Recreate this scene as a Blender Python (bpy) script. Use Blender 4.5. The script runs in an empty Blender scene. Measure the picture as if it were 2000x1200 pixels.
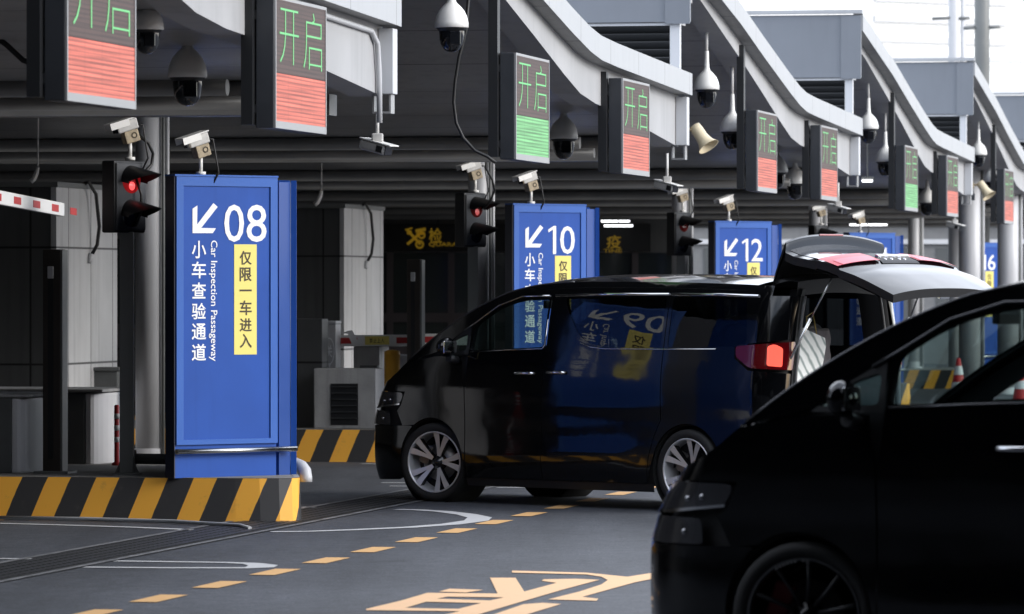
import bpy, bmesh, math, random
import numpy as np
from mathutils import Vector, Matrix
from mathutils.geometry import delaunay_2d_cdt
random.seed(7)
R = math.radians
S = bpy.context.scene
COL = S.collection

# ------------------------------------------------------------------ camera, sky, sun, exposure
F = 10000.0            # focal length in photo pixels (2000 wide)
CX, HY = 1000.0, 567.0  # principal column, horizon row
CAMZ = 1.85
cd = bpy.data.cameras.new("camera")
cam = bpy.data.objects.new("camera", cd)
COL.objects.link(cam)
cam.location = (0, 0, CAMZ)
cam.rotation_euler = (R(90), 0, 0)
cd.sensor_width = 36
cd.lens = 36 * F / 2000
cd.shift_y = -(600 - HY) / 2000
cd.clip_start = 0.5
cd.clip_end = 3000
cd.dof.use_dof = True
cd.dof.focus_distance = 42.5
cd.dof.aperture_fstop = 5.6
S.camera = cam

SUN_DIR = Vector((0.86, -0.30, 0.38)).normalized()
world = bpy.data.worlds.new("World")
S.world = world
world.use_nodes = True
wn = world.node_tree
sky = wn.nodes.new("ShaderNodeTexSky")
sky.sky_type = 'NISHITA'
sky.sun_disc = False
sky.sun_elevation = math.asin(SUN_DIR.z)
sky.sun_rotation = math.atan2(SUN_DIR.x, SUN_DIR.y)
sky.air_density = 1.0
sky.dust_density = 1.2
bg = wn.nodes["Background"]
bg.inputs[1].default_value = 0.15
# bright broken cloud over the clear sky
wtc = wn.nodes.new("ShaderNodeTexCoord")
wno = wn.nodes.new("ShaderNodeTexNoise")
wno.inputs["Scale"].default_value = 1.8
wno.inputs["Detail"].default_value = 6
wn.links.new(wtc.outputs["Generated"], wno.inputs["Vector"])
wmr = wn.nodes.new("ShaderNodeMapRange")
wmr.inputs[1].default_value = .38
wmr.inputs[2].default_value = .62
wmr.inputs[3].default_value = .25
wmr.inputs[4].default_value = .85
wn.links.new(wno.outputs[0], wmr.inputs[0])
wmx = wn.nodes.new("ShaderNodeMix")
wmx.data_type = 'RGBA'
wn.links.new(wmr.outputs[0], wmx.inputs[0])
wn.links.new(sky.outputs[0], wmx.inputs[6])
wmx.inputs[7].default_value = (13.0, 13.7, 15.2, 1)
wn.links.new(wmx.outputs[2], bg.inputs[0])
sd = bpy.data.lights.new("sun", 'SUN')
sd.energy = 1.6
sd.angle = R(26)
sd.color = (1.0, 0.975, 0.94)
sun = bpy.data.objects.new("sun", sd)
COL.objects.link(sun)
sun.rotation_euler = SUN_DIR.to_track_quat('Z', 'Y').to_euler()
sun.location = (40, 20, 60)
S.view_settings.view_transform = 'Standard'
S.view_settings.look = 'None'
S.view_settings.exposure = 0.6
S.view_settings.gamma = 1.0
S.cycles.use_denoising = True
S.cycles.max_bounces = 8
S.cycles.transparent_max_bounces = 24

# ------------------------------------------------------------------ layout
TA = 0.196
A = math.atan(TA)                      # the row of lanes recedes 11 degrees to the right
ER = Vector((math.cos(A), -math.sin(A), 0))   # out of the lanes
EU = Vector((math.sin(A), math.cos(A), 0))    # along the row
STEP = Vector((13.8 * TA, 13.8, 0))           # one pair of lanes


def W(px, py, Y):
    return Vector(((px - CX) / F * Y, Y, CAMZ - (py - HY) / F * Y))


def G(px, py, z=0.0):
    Y = (CAMZ - z) * F / (py - HY)
    return Vector(((px - CX) / F * Y, Y, z))


def rowY(px, c):                        # depth of a row plane X = TA*Y - c seen at px
    return c * F / (CX + TA * F - px)


def XP(px, Y):
    return (px - CX) / F * Y


# ------------------------------------------------------------------ materials
MATS = {}


def mat(name, col=(.5, .5, .5), rough=.6, metal=0., coat=0., spec=.5, emit=None, es=1., noise=0., nscale=6., bump=0., bscale=60., streak=0.):
    if name in MATS:
        return MATS[name]
    m = bpy.data.materials.new(name)
    m.use_nodes = True
    nt = m.node_tree
    b = nt.nodes["Principled BSDF"]
    b.inputs["Base Color"].default_value = (*col, 1)
    b.inputs["Roughness"].default_value = rough
    b.inputs["Metallic"].default_value = metal
    b.inputs["Coat Weight"].default_value = coat
    b.inputs["Coat Roughness"].default_value = .03
    b.inputs["Specular IOR Level"].default_value = spec
    if emit:
        b.inputs["Emission Color"].default_value = (*emit, 1)
        b.inputs["Emission Strength"].default_value = es
    tc = nt.nodes.new("ShaderNodeTexCoord")
    if noise > 0:
        n = nt.nodes.new("ShaderNodeTexNoise")
        n.inputs["Scale"].default_value = nscale
        n.inputs["Detail"].default_value = 6
        nt.links.new(tc.outputs["Object"], n.inputs["Vector"])
        mr = nt.nodes.new("ShaderNodeMapRange")
        mr.inputs[1].default_value = .3
        mr.inputs[2].default_value = .7
        mr.inputs[3].default_value = 1 - noise
        mr.inputs[4].default_value = 1 + noise
        nt.links.new(n.outputs[0], mr.inputs[0])
        vm = nt.nodes.new("ShaderNodeVectorMath")
        vm.operation = 'SCALE'
        vm.inputs[0].default_value = col
        lvl = mr.outputs[0]
        if streak:
            mp = nt.nodes.new("ShaderNodeMapping"); mp.inputs["Scale"].default_value = (7, 7, .45)
            nt.links.new(tc.outputs["Object"], mp.inputs[0])
            n4 = nt.nodes.new("ShaderNodeTexNoise"); n4.inputs["Scale"].default_value = 1.0; n4.inputs["Detail"].default_value = 7; n4.inputs["Roughness"].default_value = .65
            nt.links.new(mp.outputs[0], n4.inputs["Vector"])
            mr4 = nt.nodes.new("ShaderNodeMapRange"); mr4.inputs[1].default_value = .50; mr4.inputs[2].default_value = .72; mr4.inputs[3].default_value = 1; mr4.inputs[4].default_value = 1 - streak
            nt.links.new(n4.outputs[0], mr4.inputs[0])
            mu = nt.nodes.new("ShaderNodeMath"); mu.operation = 'MULTIPLY'; nt.links.new(lvl, mu.inputs[0]); nt.links.new(mr4.outputs[0], mu.inputs[1]); lvl = mu.outputs[0]
        nt.links.new(lvl, vm.inputs["Scale"])
        nt.links.new(vm.outputs[0], b.inputs["Base Color"])
        mr2 = nt.nodes.new("ShaderNodeMapRange")
        mr2.inputs[3].default_value = max(0.02, rough - .12)
        mr2.inputs[4].default_value = min(1, rough + .12)
        nt.links.new(n.outputs[0], mr2.inputs[0])
        nt.links.new(mr2.outputs[0], b.inputs["Roughness"])
    if bump > 0:
        n2 = nt.nodes.new("ShaderNodeTexNoise")
        n2.inputs["Scale"].default_value = bscale
        n2.inputs["Detail"].default_value = 4
        nt.links.new(tc.outputs["Object"], n2.inputs["Vector"])
        bp = nt.nodes.new("ShaderNodeBump")
        bp.inputs["Strength"].default_value = bump
        bp.inputs["Distance"].default_value = .01
        nt.links.new(n2.outputs[0], bp.inputs["Height"])
        nt.links.new(bp.outputs[0], b.inputs["Normal"])
    MATS[name] = m
    return m


def seamed(name, col, seam, axes, width=.012, rough=.5, noise=.06, metal=0., streak=.22):
    """panel material: dark joints every axes[i] metres along object x, y, z (0 = none)"""
    m = mat(name, col, rough, metal, noise=noise, nscale=1.3, streak=streak)
    nt = m.node_tree
    b = nt.nodes["Principled BSDF"]
    src = b.inputs["Base Color"].links[0].from_socket
    tc = [n for n in nt.nodes if n.type == 'TEX_COORD'][0]
    sx = nt.nodes.new("ShaderNodeSeparateXYZ")
    nt.links.new(tc.outputs["Object"], sx.inputs[0])
    total = None
    for i, (per, off) in enumerate(axes):
        if not per:
            continue
        a = nt.nodes.new("ShaderNodeMath"); a.operation = 'ADD'; a.inputs[1].default_value = 1000 * per + off
        nt.links.new(sx.outputs[i], a.inputs[0])
        mo = nt.nodes.new("ShaderNodeMath"); mo.operation = 'MODULO'; mo.inputs[1].default_value = per
        nt.links.new(a.outputs[0], mo.inputs[0])
        lt = nt.nodes.new("ShaderNodeMath"); lt.operation = 'LESS_THAN'; lt.inputs[1].default_value = width
        nt.links.new(mo.outputs[0], lt.inputs[0])
        if total is None:
            total = lt.outputs[0]
        else:
            mx = nt.nodes.new("ShaderNodeMath"); mx.operation = 'MAXIMUM'
            nt.links.new(total, mx.inputs[0]); nt.links.new(lt.outputs[0], mx.inputs[1])
            total = mx.outputs[0]
    mix = nt.nodes.new("ShaderNodeMix"); mix.data_type = 'RGBA'
    nt.links.new(total, mix.inputs[0])
    nt.links.new(src, mix.inputs[6])
    mix.inputs[7].default_value = (*seam, 1)
    nt.links.new(mix.outputs[2], b.inputs["Base Color"])
    return m


def glass_mat(name, tint, refl=.9):
    if name in MATS:
        return MATS[name]
    m = bpy.data.materials.new(name); m.use_nodes = True
    nt = m.node_tree; nt.nodes.clear()
    out = nt.nodes.new("ShaderNodeOutputMaterial")
    tr = nt.nodes.new("ShaderNodeBsdfTransparent"); tr.inputs[0].default_value = (*tint, 1)
    gl = nt.nodes.new("ShaderNodeBsdfGlossy"); gl.inputs[0].default_value = (refl, refl, refl, 1); gl.inputs["Roughness"].default_value = .015
    lw = nt.nodes.new("ShaderNodeLayerWeight"); lw.inputs[0].default_value = .5
    pw = nt.nodes.new("ShaderNodeMath"); pw.operation = 'POWER'; pw.inputs[1].default_value = 5
    nt.links.new(lw.outputs["Facing"], pw.inputs[0])
    fr = nt.nodes.new("ShaderNodeMath"); fr.operation = 'MULTIPLY_ADD'; fr.inputs[1].default_value = .92; fr.inputs[2].default_value = .05
    nt.links.new(pw.outputs[0], fr.inputs[0])
    mx = nt.nodes.new("ShaderNodeMixShader")
    nt.links.new(fr.outputs[0], mx.inputs[0]); nt.links.new(tr.outputs[0], mx.inputs[1]); nt.links.new(gl.outputs[0], mx.inputs[2])
    nt.links.new(mx.outputs[0], out.inputs[0])
    MATS[name] = m
    return m


def stripe_mat(name, c1, c2, period, lean, duty=.5):
    """diagonal stripes over the UV map (metres)"""
    if name in MATS:
        return MATS[name]
    m = mat(name, c1, .6)
    nt = m.node_tree; b = nt.nodes["Principled BSDF"]
    uv = nt.nodes.new("ShaderNodeUVMap"); uv.uv_map = "UVMap"
    sx = nt.nodes.new("ShaderNodeSeparateXYZ"); nt.links.new(uv.outputs[0], sx.inputs[0])
    ma = nt.nodes.new("ShaderNodeMath"); ma.operation = 'MULTIPLY_ADD'; ma.inputs[1].default_value = -lean
    nt.links.new(sx.outputs[1], ma.inputs[0]); nt.links.new(sx.outputs[0], ma.inputs[2])
    mo = nt.nodes.new("ShaderNodeMath"); mo.operation = 'FLOORED_MODULO'; mo.inputs[1].default_value = period
    nt.links.new(ma.outputs[0], mo.inputs[0])
    # slightly uneven paint edge
    tc = [n for n in nt.nodes if n.type == 'TEX_COORD'][0]
    n = nt.nodes.new("ShaderNodeTexNoise"); n.inputs["Scale"].default_value = 9; n.inputs["Detail"].default_value = 8
    nt.links.new(tc.outputs["Object"], n.inputs["Vector"])
    ad = nt.nodes.new("ShaderNodeMath"); ad.operation = 'MULTIPLY_ADD'; ad.inputs[1].default_value = .015
    nt.links.new(n.outputs[0], ad.inputs[0]); nt.links.new(mo.outputs[0], ad.inputs[2])
    lt = nt.nodes.new("ShaderNodeMath"); lt.operation = 'LESS_THAN'; lt.inputs[1].default_value = period * duty
    nt.links.new(ad.outputs[0], lt.inputs[0])
    mix = nt.nodes.new("ShaderNodeMix"); mix.data_type = 'RGBA'
    nt.links.new(lt.outputs[0], mix.inputs[0]); mix.inputs[6].default_value = (*c2, 1); mix.inputs[7].default_value = (*c1, 1)
    # wear: grey scuffs
    mr = nt.nodes.new("ShaderNodeMapRange"); mr.inputs[1].default_value = .58; mr.inputs[2].default_value = .78; mr.inputs[4].default_value = .45
    n3 = nt.nodes.new("ShaderNodeTexNoise"); n3.inputs["Scale"].default_value = 5; n3.inputs["Detail"].default_value = 10; n3.inputs["Roughness"].default_value = .75
    nt.links.new(tc.outputs["Object"], n3.inputs["Vector"]); nt.links.new(n3.outputs[0], mr.inputs[0])
    mix2 = nt.nodes.new("ShaderNodeMix"); mix2.data_type = 'RGBA'
    nt.links.new(mr.outputs[0], mix2.inputs[0]); nt.links.new(mix.outputs[2], mix2.inputs[6]); mix2.inputs[7].default_value = (.10, .09, .08, 1)
    nt.links.new(mix2.outputs[2], b.inputs["Base Color"])
    return m


def led_mat(name, base, strength, lines):
    """lit matrix display: scan lines over the object's z, uneven modules"""
    if name in MATS:
        return MATS[name]
    m = mat(name, (.02, .018, .018), .5, spec=.2)
    nt = m.node_tree; b = nt.nodes["Principled BSDF"]
    tc = [n for n in nt.nodes if n.type == 'TEX_COORD'][0]
    mp = nt.nodes.new("ShaderNodeMapping"); mp.inputs["Scale"].default_value = (1, .5, 34)
    nt.links.new(tc.outputs["Object"], mp.inputs[0])
    n = nt.nodes.new("ShaderNodeTexNoise"); n.inputs["Scale"].default_value = 1.6; n.inputs["Detail"].default_value = 3
    nt.links.new(mp.outputs[0], n.inputs["Vector"])
    mr = nt.nodes.new("ShaderNodeMapRange"); mr.inputs[1].default_value = .35; mr.inputs[2].default_value = .65; mr.inputs[3].default_value = 1 - lines; mr.inputs[4].default_value = 1 + lines * .4
    nt.links.new(n.outputs[0], mr.inputs[0])
    vm = nt.nodes.new("ShaderNodeVectorMath"); vm.operation = 'SCALE'; vm.inputs[0].default_value = base
    nt.links.new(mr.outputs[0], vm.inputs["Scale"]); nt.links.new(vm.outputs[0], b.inputs["Emission Color"])
    sz = nt.nodes.new("ShaderNodeSeparateXYZ"); nt.links.new(tc.outputs["Object"], sz.inputs[0])
    out = vm.outputs[0]
    for ax, per, dk in ((2, .0285, .62), (1, .0285, .80), (2, .20, .80), (1, .38, .86)):
        fm = nt.nodes.new("ShaderNodeMath"); fm.operation = 'FLOORED_MODULO'; fm.inputs[1].default_value = per; nt.links.new(sz.outputs[ax], fm.inputs[0])
        gt = nt.nodes.new("ShaderNodeMath"); gt.operation = 'LESS_THAN'; gt.inputs[1].default_value = max(.007, per * .04) if per > .1 else per * .38; nt.links.new(fm.outputs[0], gt.inputs[0])
        mr2 = nt.nodes.new("ShaderNodeMapRange"); mr2.inputs[3].default_value = 1; mr2.inputs[4].default_value = dk; nt.links.new(gt.outputs[0], mr2.inputs[0])
        v2 = nt.nodes.new("ShaderNodeVectorMath"); v2.operation = 'SCALE'; nt.links.new(out, v2.inputs[0]); nt.links.new(mr2.outputs[0], v2.inputs["Scale"]); out = v2.outputs[0]
    nt.links.new(out, b.inputs["Emission Color"])
    b.inputs["Emission Strength"].default_value = strength * 1.28
    return m


M = dict(
    white_metal=mat("white painted metal", (.52, .53, .55), .45, noise=.05, nscale=2),
    band=seamed("white cladding", (.36, .37, .385), (.14, .14, .145), [(0, 0), (1.56, .2), (0, 0)], .018, .4, .07, 0., .09),
    beam=mat("pale render", (.37, .37, .375), .6, noise=.12, nscale=1.1, streak=.12),
    under=seamed("grey soffit strip", (.30, .30, .30), (.05, .05, .05), [(0, 0), (1.56, .2), (0, 0)], .015, .6, .08),
    soffit=seamed("soffit panels", (.30, .30, .30), (.02, .02, .02), [(0, 0), (1.25, .1), (0, 0)], .02, .45, .12),
    roof=mat("roof sheet", (.35, .36, .38), .5),
    gable=seamed("blue grey sheet", (.165, .18, .205), (.10, .11, .13), [(2.4, 0), (0, 0), (0, 0)], .02, .45, .05, 0., .05),
    louvre=mat("dark louvre", (.035, .037, .04), .5),
    duct=mat("dark duct", (.15, .15, .148), .45, noise=.2, nscale=1.5),
    black=mat("black housing", (.012, .013, .015), .45),
    housing=mat("charcoal housing", (.028, .031, .037), .45, noise=.15, nscale=4),
    silver=mat("aluminium frame", (.34, .34, .345), .4, .5),
    steel=mat("brushed steel", (.55, .55, .54), .25, 1.0, noise=.1, nscale=3),
    led_dim=led_mat("dim brown matrix", (.075, .040, .034), .8, .35),  # faint glow added so the dark half shows its washed brown
    led_red=led_mat("red matrix", (.72, .165, .115), .8, .42),
    led_green=led_mat("green matrix", (.19, .55, .22), .8, .38),
    led_text=mat("green diodes", (.02, .1, .03), .5, emit=(.16, .60, .22), es=.7),
    blue=mat("blue sign sheet", (.021, .080, .35), .42, spec=.15, noise=.10, nscale=1.4, streak=.14),
    blue_frame=mat("pale blue frame", (.040, .122, .42), .38, spec=.2, noise=.03, nscale=2),
    blue_dark=mat("deep blue sheet", (.018, .065, .27), .35, noise=.05, nscale=2),
    navy=mat("shaded navy", (.006, .012, .035), .45),
    white_film=mat("white film", (.82, .83, .84), .5),
    yellow_film=mat("yellow film", (.78, .66, .16), .5),
    brown_ink=mat("brown ink", (.045, .03, .01), .6),
    cam_white=mat("camera white", (.78, .77, .74), .38),
    cam_old=mat("aged camera shell", (.50, .49, .47), .45, noise=.12, nscale=14),
    rust=mat("stained bracket", (.36, .29, .19), .6, noise=.35, nscale=25),
    dome=mat("smoked dome", (.010, .011, .014), .08, coat=.6),
    lens=mat("lens glass", (.008, .008, .012), .05, coat=.8),
    cable=mat("black cable", (.01, .01, .01), .5),
    dim_red=mat("dim red lamp", (.5, .12, .12), .3, emit=(1, .15, .15), es=.22), red_off=mat("unlit red lens", (.10, .012, .012), .2),
    horn=mat("cream horn", (.62, .53, .36), .45, noise=.06, nscale=6),
    concrete=mat("concrete", (.34, .34, .34), .85, noise=.18, nscale=3, streak=.3, bump=.25, bscale=40),
    concrete_dark=mat("grey concrete", (.12, .125, .125), .85, noise=.2, nscale=2.5, bump=.2, bscale=40),
    pave=mat("island paving", (.22, .21, .195), .9, noise=.2, nscale=2.2),
    white_stone=mat("white painted stone", (.62, .62, .64), .5, noise=.06, nscale=2),
    column=mat("grey column", (.50, .50, .51), .40, noise=.06, nscale=1.2, streak=.2),
    column_dark=mat("dark pole", (.15, .155, .15), .45, noise=.1, nscale=2),
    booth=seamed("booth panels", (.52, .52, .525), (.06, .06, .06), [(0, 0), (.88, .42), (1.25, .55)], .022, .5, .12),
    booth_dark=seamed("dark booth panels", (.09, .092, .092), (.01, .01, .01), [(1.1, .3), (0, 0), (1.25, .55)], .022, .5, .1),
    kerb=stripe_mat("hazard stripes", (.86, .42, .05), (.032, .032, .034), .405, .46, .49),
    red=mat("red paint", (.52, .03, .03), .45),
    red_lit=mat("lit red lamp", (.25, .01, .012), .2, emit=(1, .03, .04), es=.10), red_spot=mat("red lamp core", (.5, .02, .02), .3, emit=(1, .10, .10), es=1.0),
    white_paint=mat("white paint", (.82, .82, .82), .5),
    amber=mat("amber paint", (.80, .40, .04), .45, noise=.06, nscale=5),
    lamp=mat("lamp tube", (.9, .9, .9), .4, emit=(.95, .97, 1), es=2.5),
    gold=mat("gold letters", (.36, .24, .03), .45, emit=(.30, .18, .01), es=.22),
    board=mat("black sign board", (.008, .008, .008), .35),
    office_glass=mat("office glass", (.025, .032, .032), .08, coat=.5),
    office_frame=mat("office frame", (.06, .05, .055), .5),
    office=mat("office cladding", (.16, .16, .16), .6, noise=.1),
    facade=seamed("white facade", (.90, .90, .88), (.62, .62, .60), [(0, 0), (0, 0), (1.6, 0)], .28, .6, .03),
    facade_line=mat("facade ribbon", (.55, .55, .55), .5),
    asphalt_wall=mat("dark frontage wall", (.02, .02, .02), .8),
)

# ------------------------------------------------------------------ mesh builder


class MB:
    def __init__(self):
        self.v, self.f, self.s, self.uv = [], [], [], {}

    def add(self, verts, faces, smooth=False):
        o = len(self.v)
        self.v += [tuple(q) for q in verts]
        for fc in faces:
            self.f.append(tuple(i + o for i in fc)); self.s.append(smooth)
        return o

    def box(self, x0, x1, y0, y1, z0, z1, m=None):
        vs = [Vector((x, y, z)) for z in (z0, z1) for y in (y0, y1) for x in (x0, x1)]
        if m is not None:
            vs = [m @ q for q in vs]
        self.add(vs, [(0, 2, 3, 1), (4, 5, 7, 6), (0, 1, 5, 4), (2, 6, 7, 3), (0, 4, 6, 2), (1, 3, 7, 5)])
        return self

    def cyl(self, p0, p1, r0, r1=None, n=20, caps=True, smooth=True):
        r1 = r0 if r1 is None else r1
        return self.tube([p0, p1], [r0, r1], n, caps, smooth)

    def tube(self, pts, r, n=12, caps=True, smooth=True):
        pts = [Vector(p) for p in pts]
        if not isinstance(r, (list, tuple)):
            r = [r] * len(pts)
        vs = []
        prev = None
        for i, p in enumerate(pts):
            if i == 0: d = pts[1] - p
            elif i == len(pts) - 1: d = p - pts[i - 1]
            else: d = (pts[i + 1] - p).normalized() + (p - pts[i - 1]).normalized()
            d.normalize()
            if prev is None:
                ref = Vector((0, 0, 1)) if abs(d.z) < .9 else Vector((1, 0, 0))
                u = d.cross(ref).normalized()
            else:
                u = (prev - d * prev.dot(d)).normalized()
            prev = u
            w = d.cross(u)
            for k in range(n):
                a = 2 * math.pi * k / n
                vs.append(p + (u * math.cos(a) + w * math.sin(a)) * r[i])
        fs = []
        for i in range(len(pts) - 1):
            for k in range(n):
                a, b = i * n + k, i * n + (k + 1) % n
                fs.append((a, b, b + n, a + n))
        o = self.add(vs, fs, smooth)
        if caps:
            self.add([], [])
            self.f.append(tuple(o + k for k in range(n))[::-1]); self.s.append(False)
            self.f.append(tuple(o + (len(pts) - 1) * n + k for k in range(n))); self.s.append(False)
        return self

    def lathe(self, prof, origin=(0, 0, 0), axis='Z', n=28, smooth=True, m=None):
        vs = []
        for (r, h) in prof:
            for k in range(n):
                a = 2 * math.pi * k / n
                c, s = r * math.cos(a), r * math.sin(a)
                q = {'Z': (c, s, h), 'Y': (c, h, s), 'X': (h, c, s)}[axis]
                q = Vector(q) + Vector(origin)
                vs.append(m @ q if m is not None else q)
        fs = []
        for i in range(len(prof) - 1):
            for k in range(n):
                a, b = i * n + k, i * n + (k + 1) % n
                fs.append((a, b, b + n, a + n))
        self.add(vs, fs, smooth)
        return self

    def prism(self, poly, fn, d0, d1):
        """poly in 2D; fn(u, v, d) -> point; closed extrusion from d0 to d1"""
        n = len(poly)
        vs = [fn(u, v, d0) for u, v in poly] + [fn(u, v, d1) for u, v in poly]
        fs = [tuple(range(n))[::-1], tuple(range(n, 2 * n))]
        for i in range(n):
            j = (i + 1) % n
            fs.append((i, j, j + n, i + n))
        self.add(vs, fs)
        return self

    def strip(self, a, b, smooth=False):
        """quad strip between polylines a and b"""
        n = len(a)
        self.add(list(a) + list(b), [(i, i + 1, i + 1 + n, i + n) for i in range(n - 1)], smooth)
        return self

    def sphere(self, c, rx, ry, rz, nu=20, nv=12, m=None):
        vs = []
        for i in range(nv + 1):
            t = math.pi * i / nv
            for k in range(nu):
                a = 2 * math.pi * k / nu
                q = Vector((c[0] + rx * math.sin(t) * math.cos(a), c[1] + ry * math.sin(t) * math.sin(a), c[2] + rz * math.cos(t)))
                vs.append(m @ q if m is not None else q)
        fs = []
        for i in range(nv):
            for k in range(nu):
                a, b = i * nu + k, i * nu + (k + 1) % nu
                fs.append((a, a + nu, b + nu, b))
        self.add(vs, fs, True)
        return self

    def build(self, name, material, parent=None, bevel=0, loc=None, fix=True):
        me = bpy.data.meshes.new(name)
        me.from_pydata(self.v, [], self.f)
        me.polygons.foreach_set("use_smooth", self.s)
        me.update()
        if fix:
            bm = bmesh.new(); bm.from_mesh(me)
            bmesh.ops.remove_doubles(bm, verts=bm.verts, dist=1e-5)
            bmesh.ops.recalc_face_normals(bm, faces=bm.faces)
            bm.to_mesh(me); bm.free()
        me.materials.append(material)
        o = bpy.data.objects.new(name, me)
        COL.objects.link(o)
        if loc is not None: o.location = loc
        if parent is not None: o.parent = parent
        if bevel:
            md = o.modifiers.new("bevel", 'BEVEL'); md.width = bevel; md.segments = 2; md.limit_method = 'ANGLE'; md.angle_limit = R(40)
        return o


def tag(o, label=None, cat=None, group=None, kind=None):
    if label: o["label"] = label
    if cat: o["category"] = cat
    if group: o["group"] = group
    if kind: o["kind"] = kind
    return o


def empty(name, loc, rz=0., label=None, cat=None, group=None):
    o = bpy.data.objects.new(name, None)
    COL.objects.link(o)
    o.location = loc
    o.rotation_euler = (0, 0, rz)
    o.empty_display_size = .2
    return tag(o, label, cat, group)



def copy_tree(o, parent=None):
    c = o.copy(); COL.objects.link(c)
    if parent is not None: c.parent = parent
    for ch in list(o.children):
        copy_tree(ch, c)
    return c


def repeat(proto, loc, label, rz=None):
    c = copy_tree(proto)
    c.location = loc
    if rz is not None: c.rotation_euler = (0, 0, rz)
    c["label"] = label
    return c


LANE_RZ = -A

# ------------------------------------------------------------------ text
_dg = None


def text_verts(s, bold=0.0, res=3):
    cu = bpy.data.curves.new("lettering", 'FONT')
    cu.body = s; cu.size = 1; cu.align_x = 'LEFT'; cu.resolution_u = res; cu.offset = bold; cu.fill_mode = 'FRONT'
    ob = bpy.data.objects.new("lettering", cu)
    COL.objects.link(ob)
    dg = bpy.context.evaluated_depsgraph_get()
    me = bpy.data.meshes.new_from_object(ob.evaluated_get(dg))
    v = np.array([q.co[:] for q in me.vertices]) if len(me.vertices) else np.zeros((0, 3))
    f = [tuple(p.vertices) for p in me.polygons]
    bpy.data.objects.remove(ob); bpy.data.curves.remove(cu); bpy.data.meshes.remove(me)
    return v, f


def put_one(mb, fn, u0, u1, v0, v1, d):
    """digit 1: stem with a slanted flag"""
    w, h = u1 - u0, v1 - v0; sw = w * .40
    p = [(u1, v0), (u1, v1), (u1 - sw * .75, v1), (u0, v1 - h * .135), (u0 + w * .06, v1 - h * .235), (u1 - sw, v1 - h * .125), (u1 - sw, v0)]
    v, f = cdt([p]); mb.add([fn(a, b, d) for a, b in v], f)


def put_text(mb, s, fn, u0, u1, v0, v1, d, bold=0., rot=False, pad=None):
    """fit text s into the rectangle u0..u1, v0..v1 of a plane fn(u, v, d); pad: fraction box kept square"""
    v, f = text_verts(s, bold)
    if not len(v): return
    x, y = v[:, 0], v[:, 1]
    if rot:
        x, y = y, -x
    mnx, mxx, mny, mxy = x.min(), x.max(), y.min(), y.max()
    sx, sy = (u1 - u0) / max(1e-6, mxx - mnx), (v1 - v0) / max(1e-6, mxy - mny)
    if s == "一":
        sy = sx; v0 = (v0 + v1) / 2 - (mxy - mny) * sy / 2
    pts = [fn(u0 + (a - mnx) * sx, v0 + (b - mny) * sy, d) for a, b in zip(x, y)]
    mb.add(pts, f)


# ------------------------------------------------------------------ polygons with holes on a surface


def inside(pt, rings):
    x, y = pt; c = False
    for ring in rings:
        n = len(ring)
        for i in range(n):
            x0, y0 = ring[i]; x1, y1 = ring[(i + 1) % n]
            if (y0 > y) != (y1 > y) and x < (x1 - x0) * (y - y0) / (y1 - y0) + x0:
                c = not c
    return c


def resample(ring, step):
    out = []
    n = len(ring)
    for i in range(n):
        a, b = Vector(ring[i]), Vector(ring[(i + 1) % n])
        k = max(1, int((b - a).length / step))
        for j in range(k):
            out.append(tuple(a.lerp(b, j / k)))
    return out


def cdt(rings, step=None, gstep=None):
    if step: rings = [resample(r, step) for r in rings]
    vs, es = [], []
    for r in rings:
        o = len(vs)
        vs += [Vector(q) for q in r]
        es += [(o + i, o + (i + 1) % len(r)) for i in range(len(r))]
    if gstep:
        xs = [q[0] for q in rings[0]]; ys = [q[1] for q in rings[0]]
        allp = np.array([q for r in rings for q in r])
        x = min(xs) + gstep / 2; row = 0
        while x < max(xs):
            y = min(ys) + gstep * (.5 if row % 2 else .25)
            while y < max(ys):
                if inside((x, y), rings) and ((allp - np.array((x, y))) ** 2).sum(1).min() > (gstep * .45) ** 2:
                    vs.append(Vector((x, y)))
                y += gstep
            x += gstep * .9; row += 1
    ov, oe, of, _, _, _ = delaunay_2d_cdt(vs, es, [], 0, 1e-6)
    fs = []
    for f in of:
        c = sum((ov[i] for i in f), Vector((0, 0))) / len(f)
        if inside(c, rings): fs.append(tuple(f))
    return [tuple(q) for q in ov], fs


def flat(rings_px, z, name, material, parent=None, kind=None):
    """painted marking: rings of photo points on the ground, laid as a sheet at height z"""
    rings = [[tuple(G(x, y).xy) for x, y in r] for r in rings_px]
    v, f = cdt(rings)
    mb = MB(); mb.add([(x, y, z) for x, y in v], f)
    o = mb.build(name, material, parent)
    return o


def plane_px(P0, P1):
    """vertical plane through ground points P0 -> P1: returns f(px, py) -> (u, z) and fn(u, z, d) -> point (d = out of the plane, to the viewer's side)"""
    P0, P1 = Vector((P0.x, P0.y, 0)), Vector((P1.x, P1.y, 0))
    d = P1 - P0; L = d.length; t = d / L
    n = Vector((t.y, -t.x, 0))

    def f(px, py):
        k = (px - CX) / F
        s = (k * P0.y - P0.x) / (d.x - k * d.y)
        Y = P0.y + s * d.y
        return s * L, CAMZ - (py - HY) / F * Y

    def fn(u, z, dd=0.):
        return P0 + t * u + n * dd + Vector((0, 0, z))
    return f, fn, L


def rel(fn, o):
    o = Vector(o)
    return lambda u, v, d=0.: fn(u, v, d) - o


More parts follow.
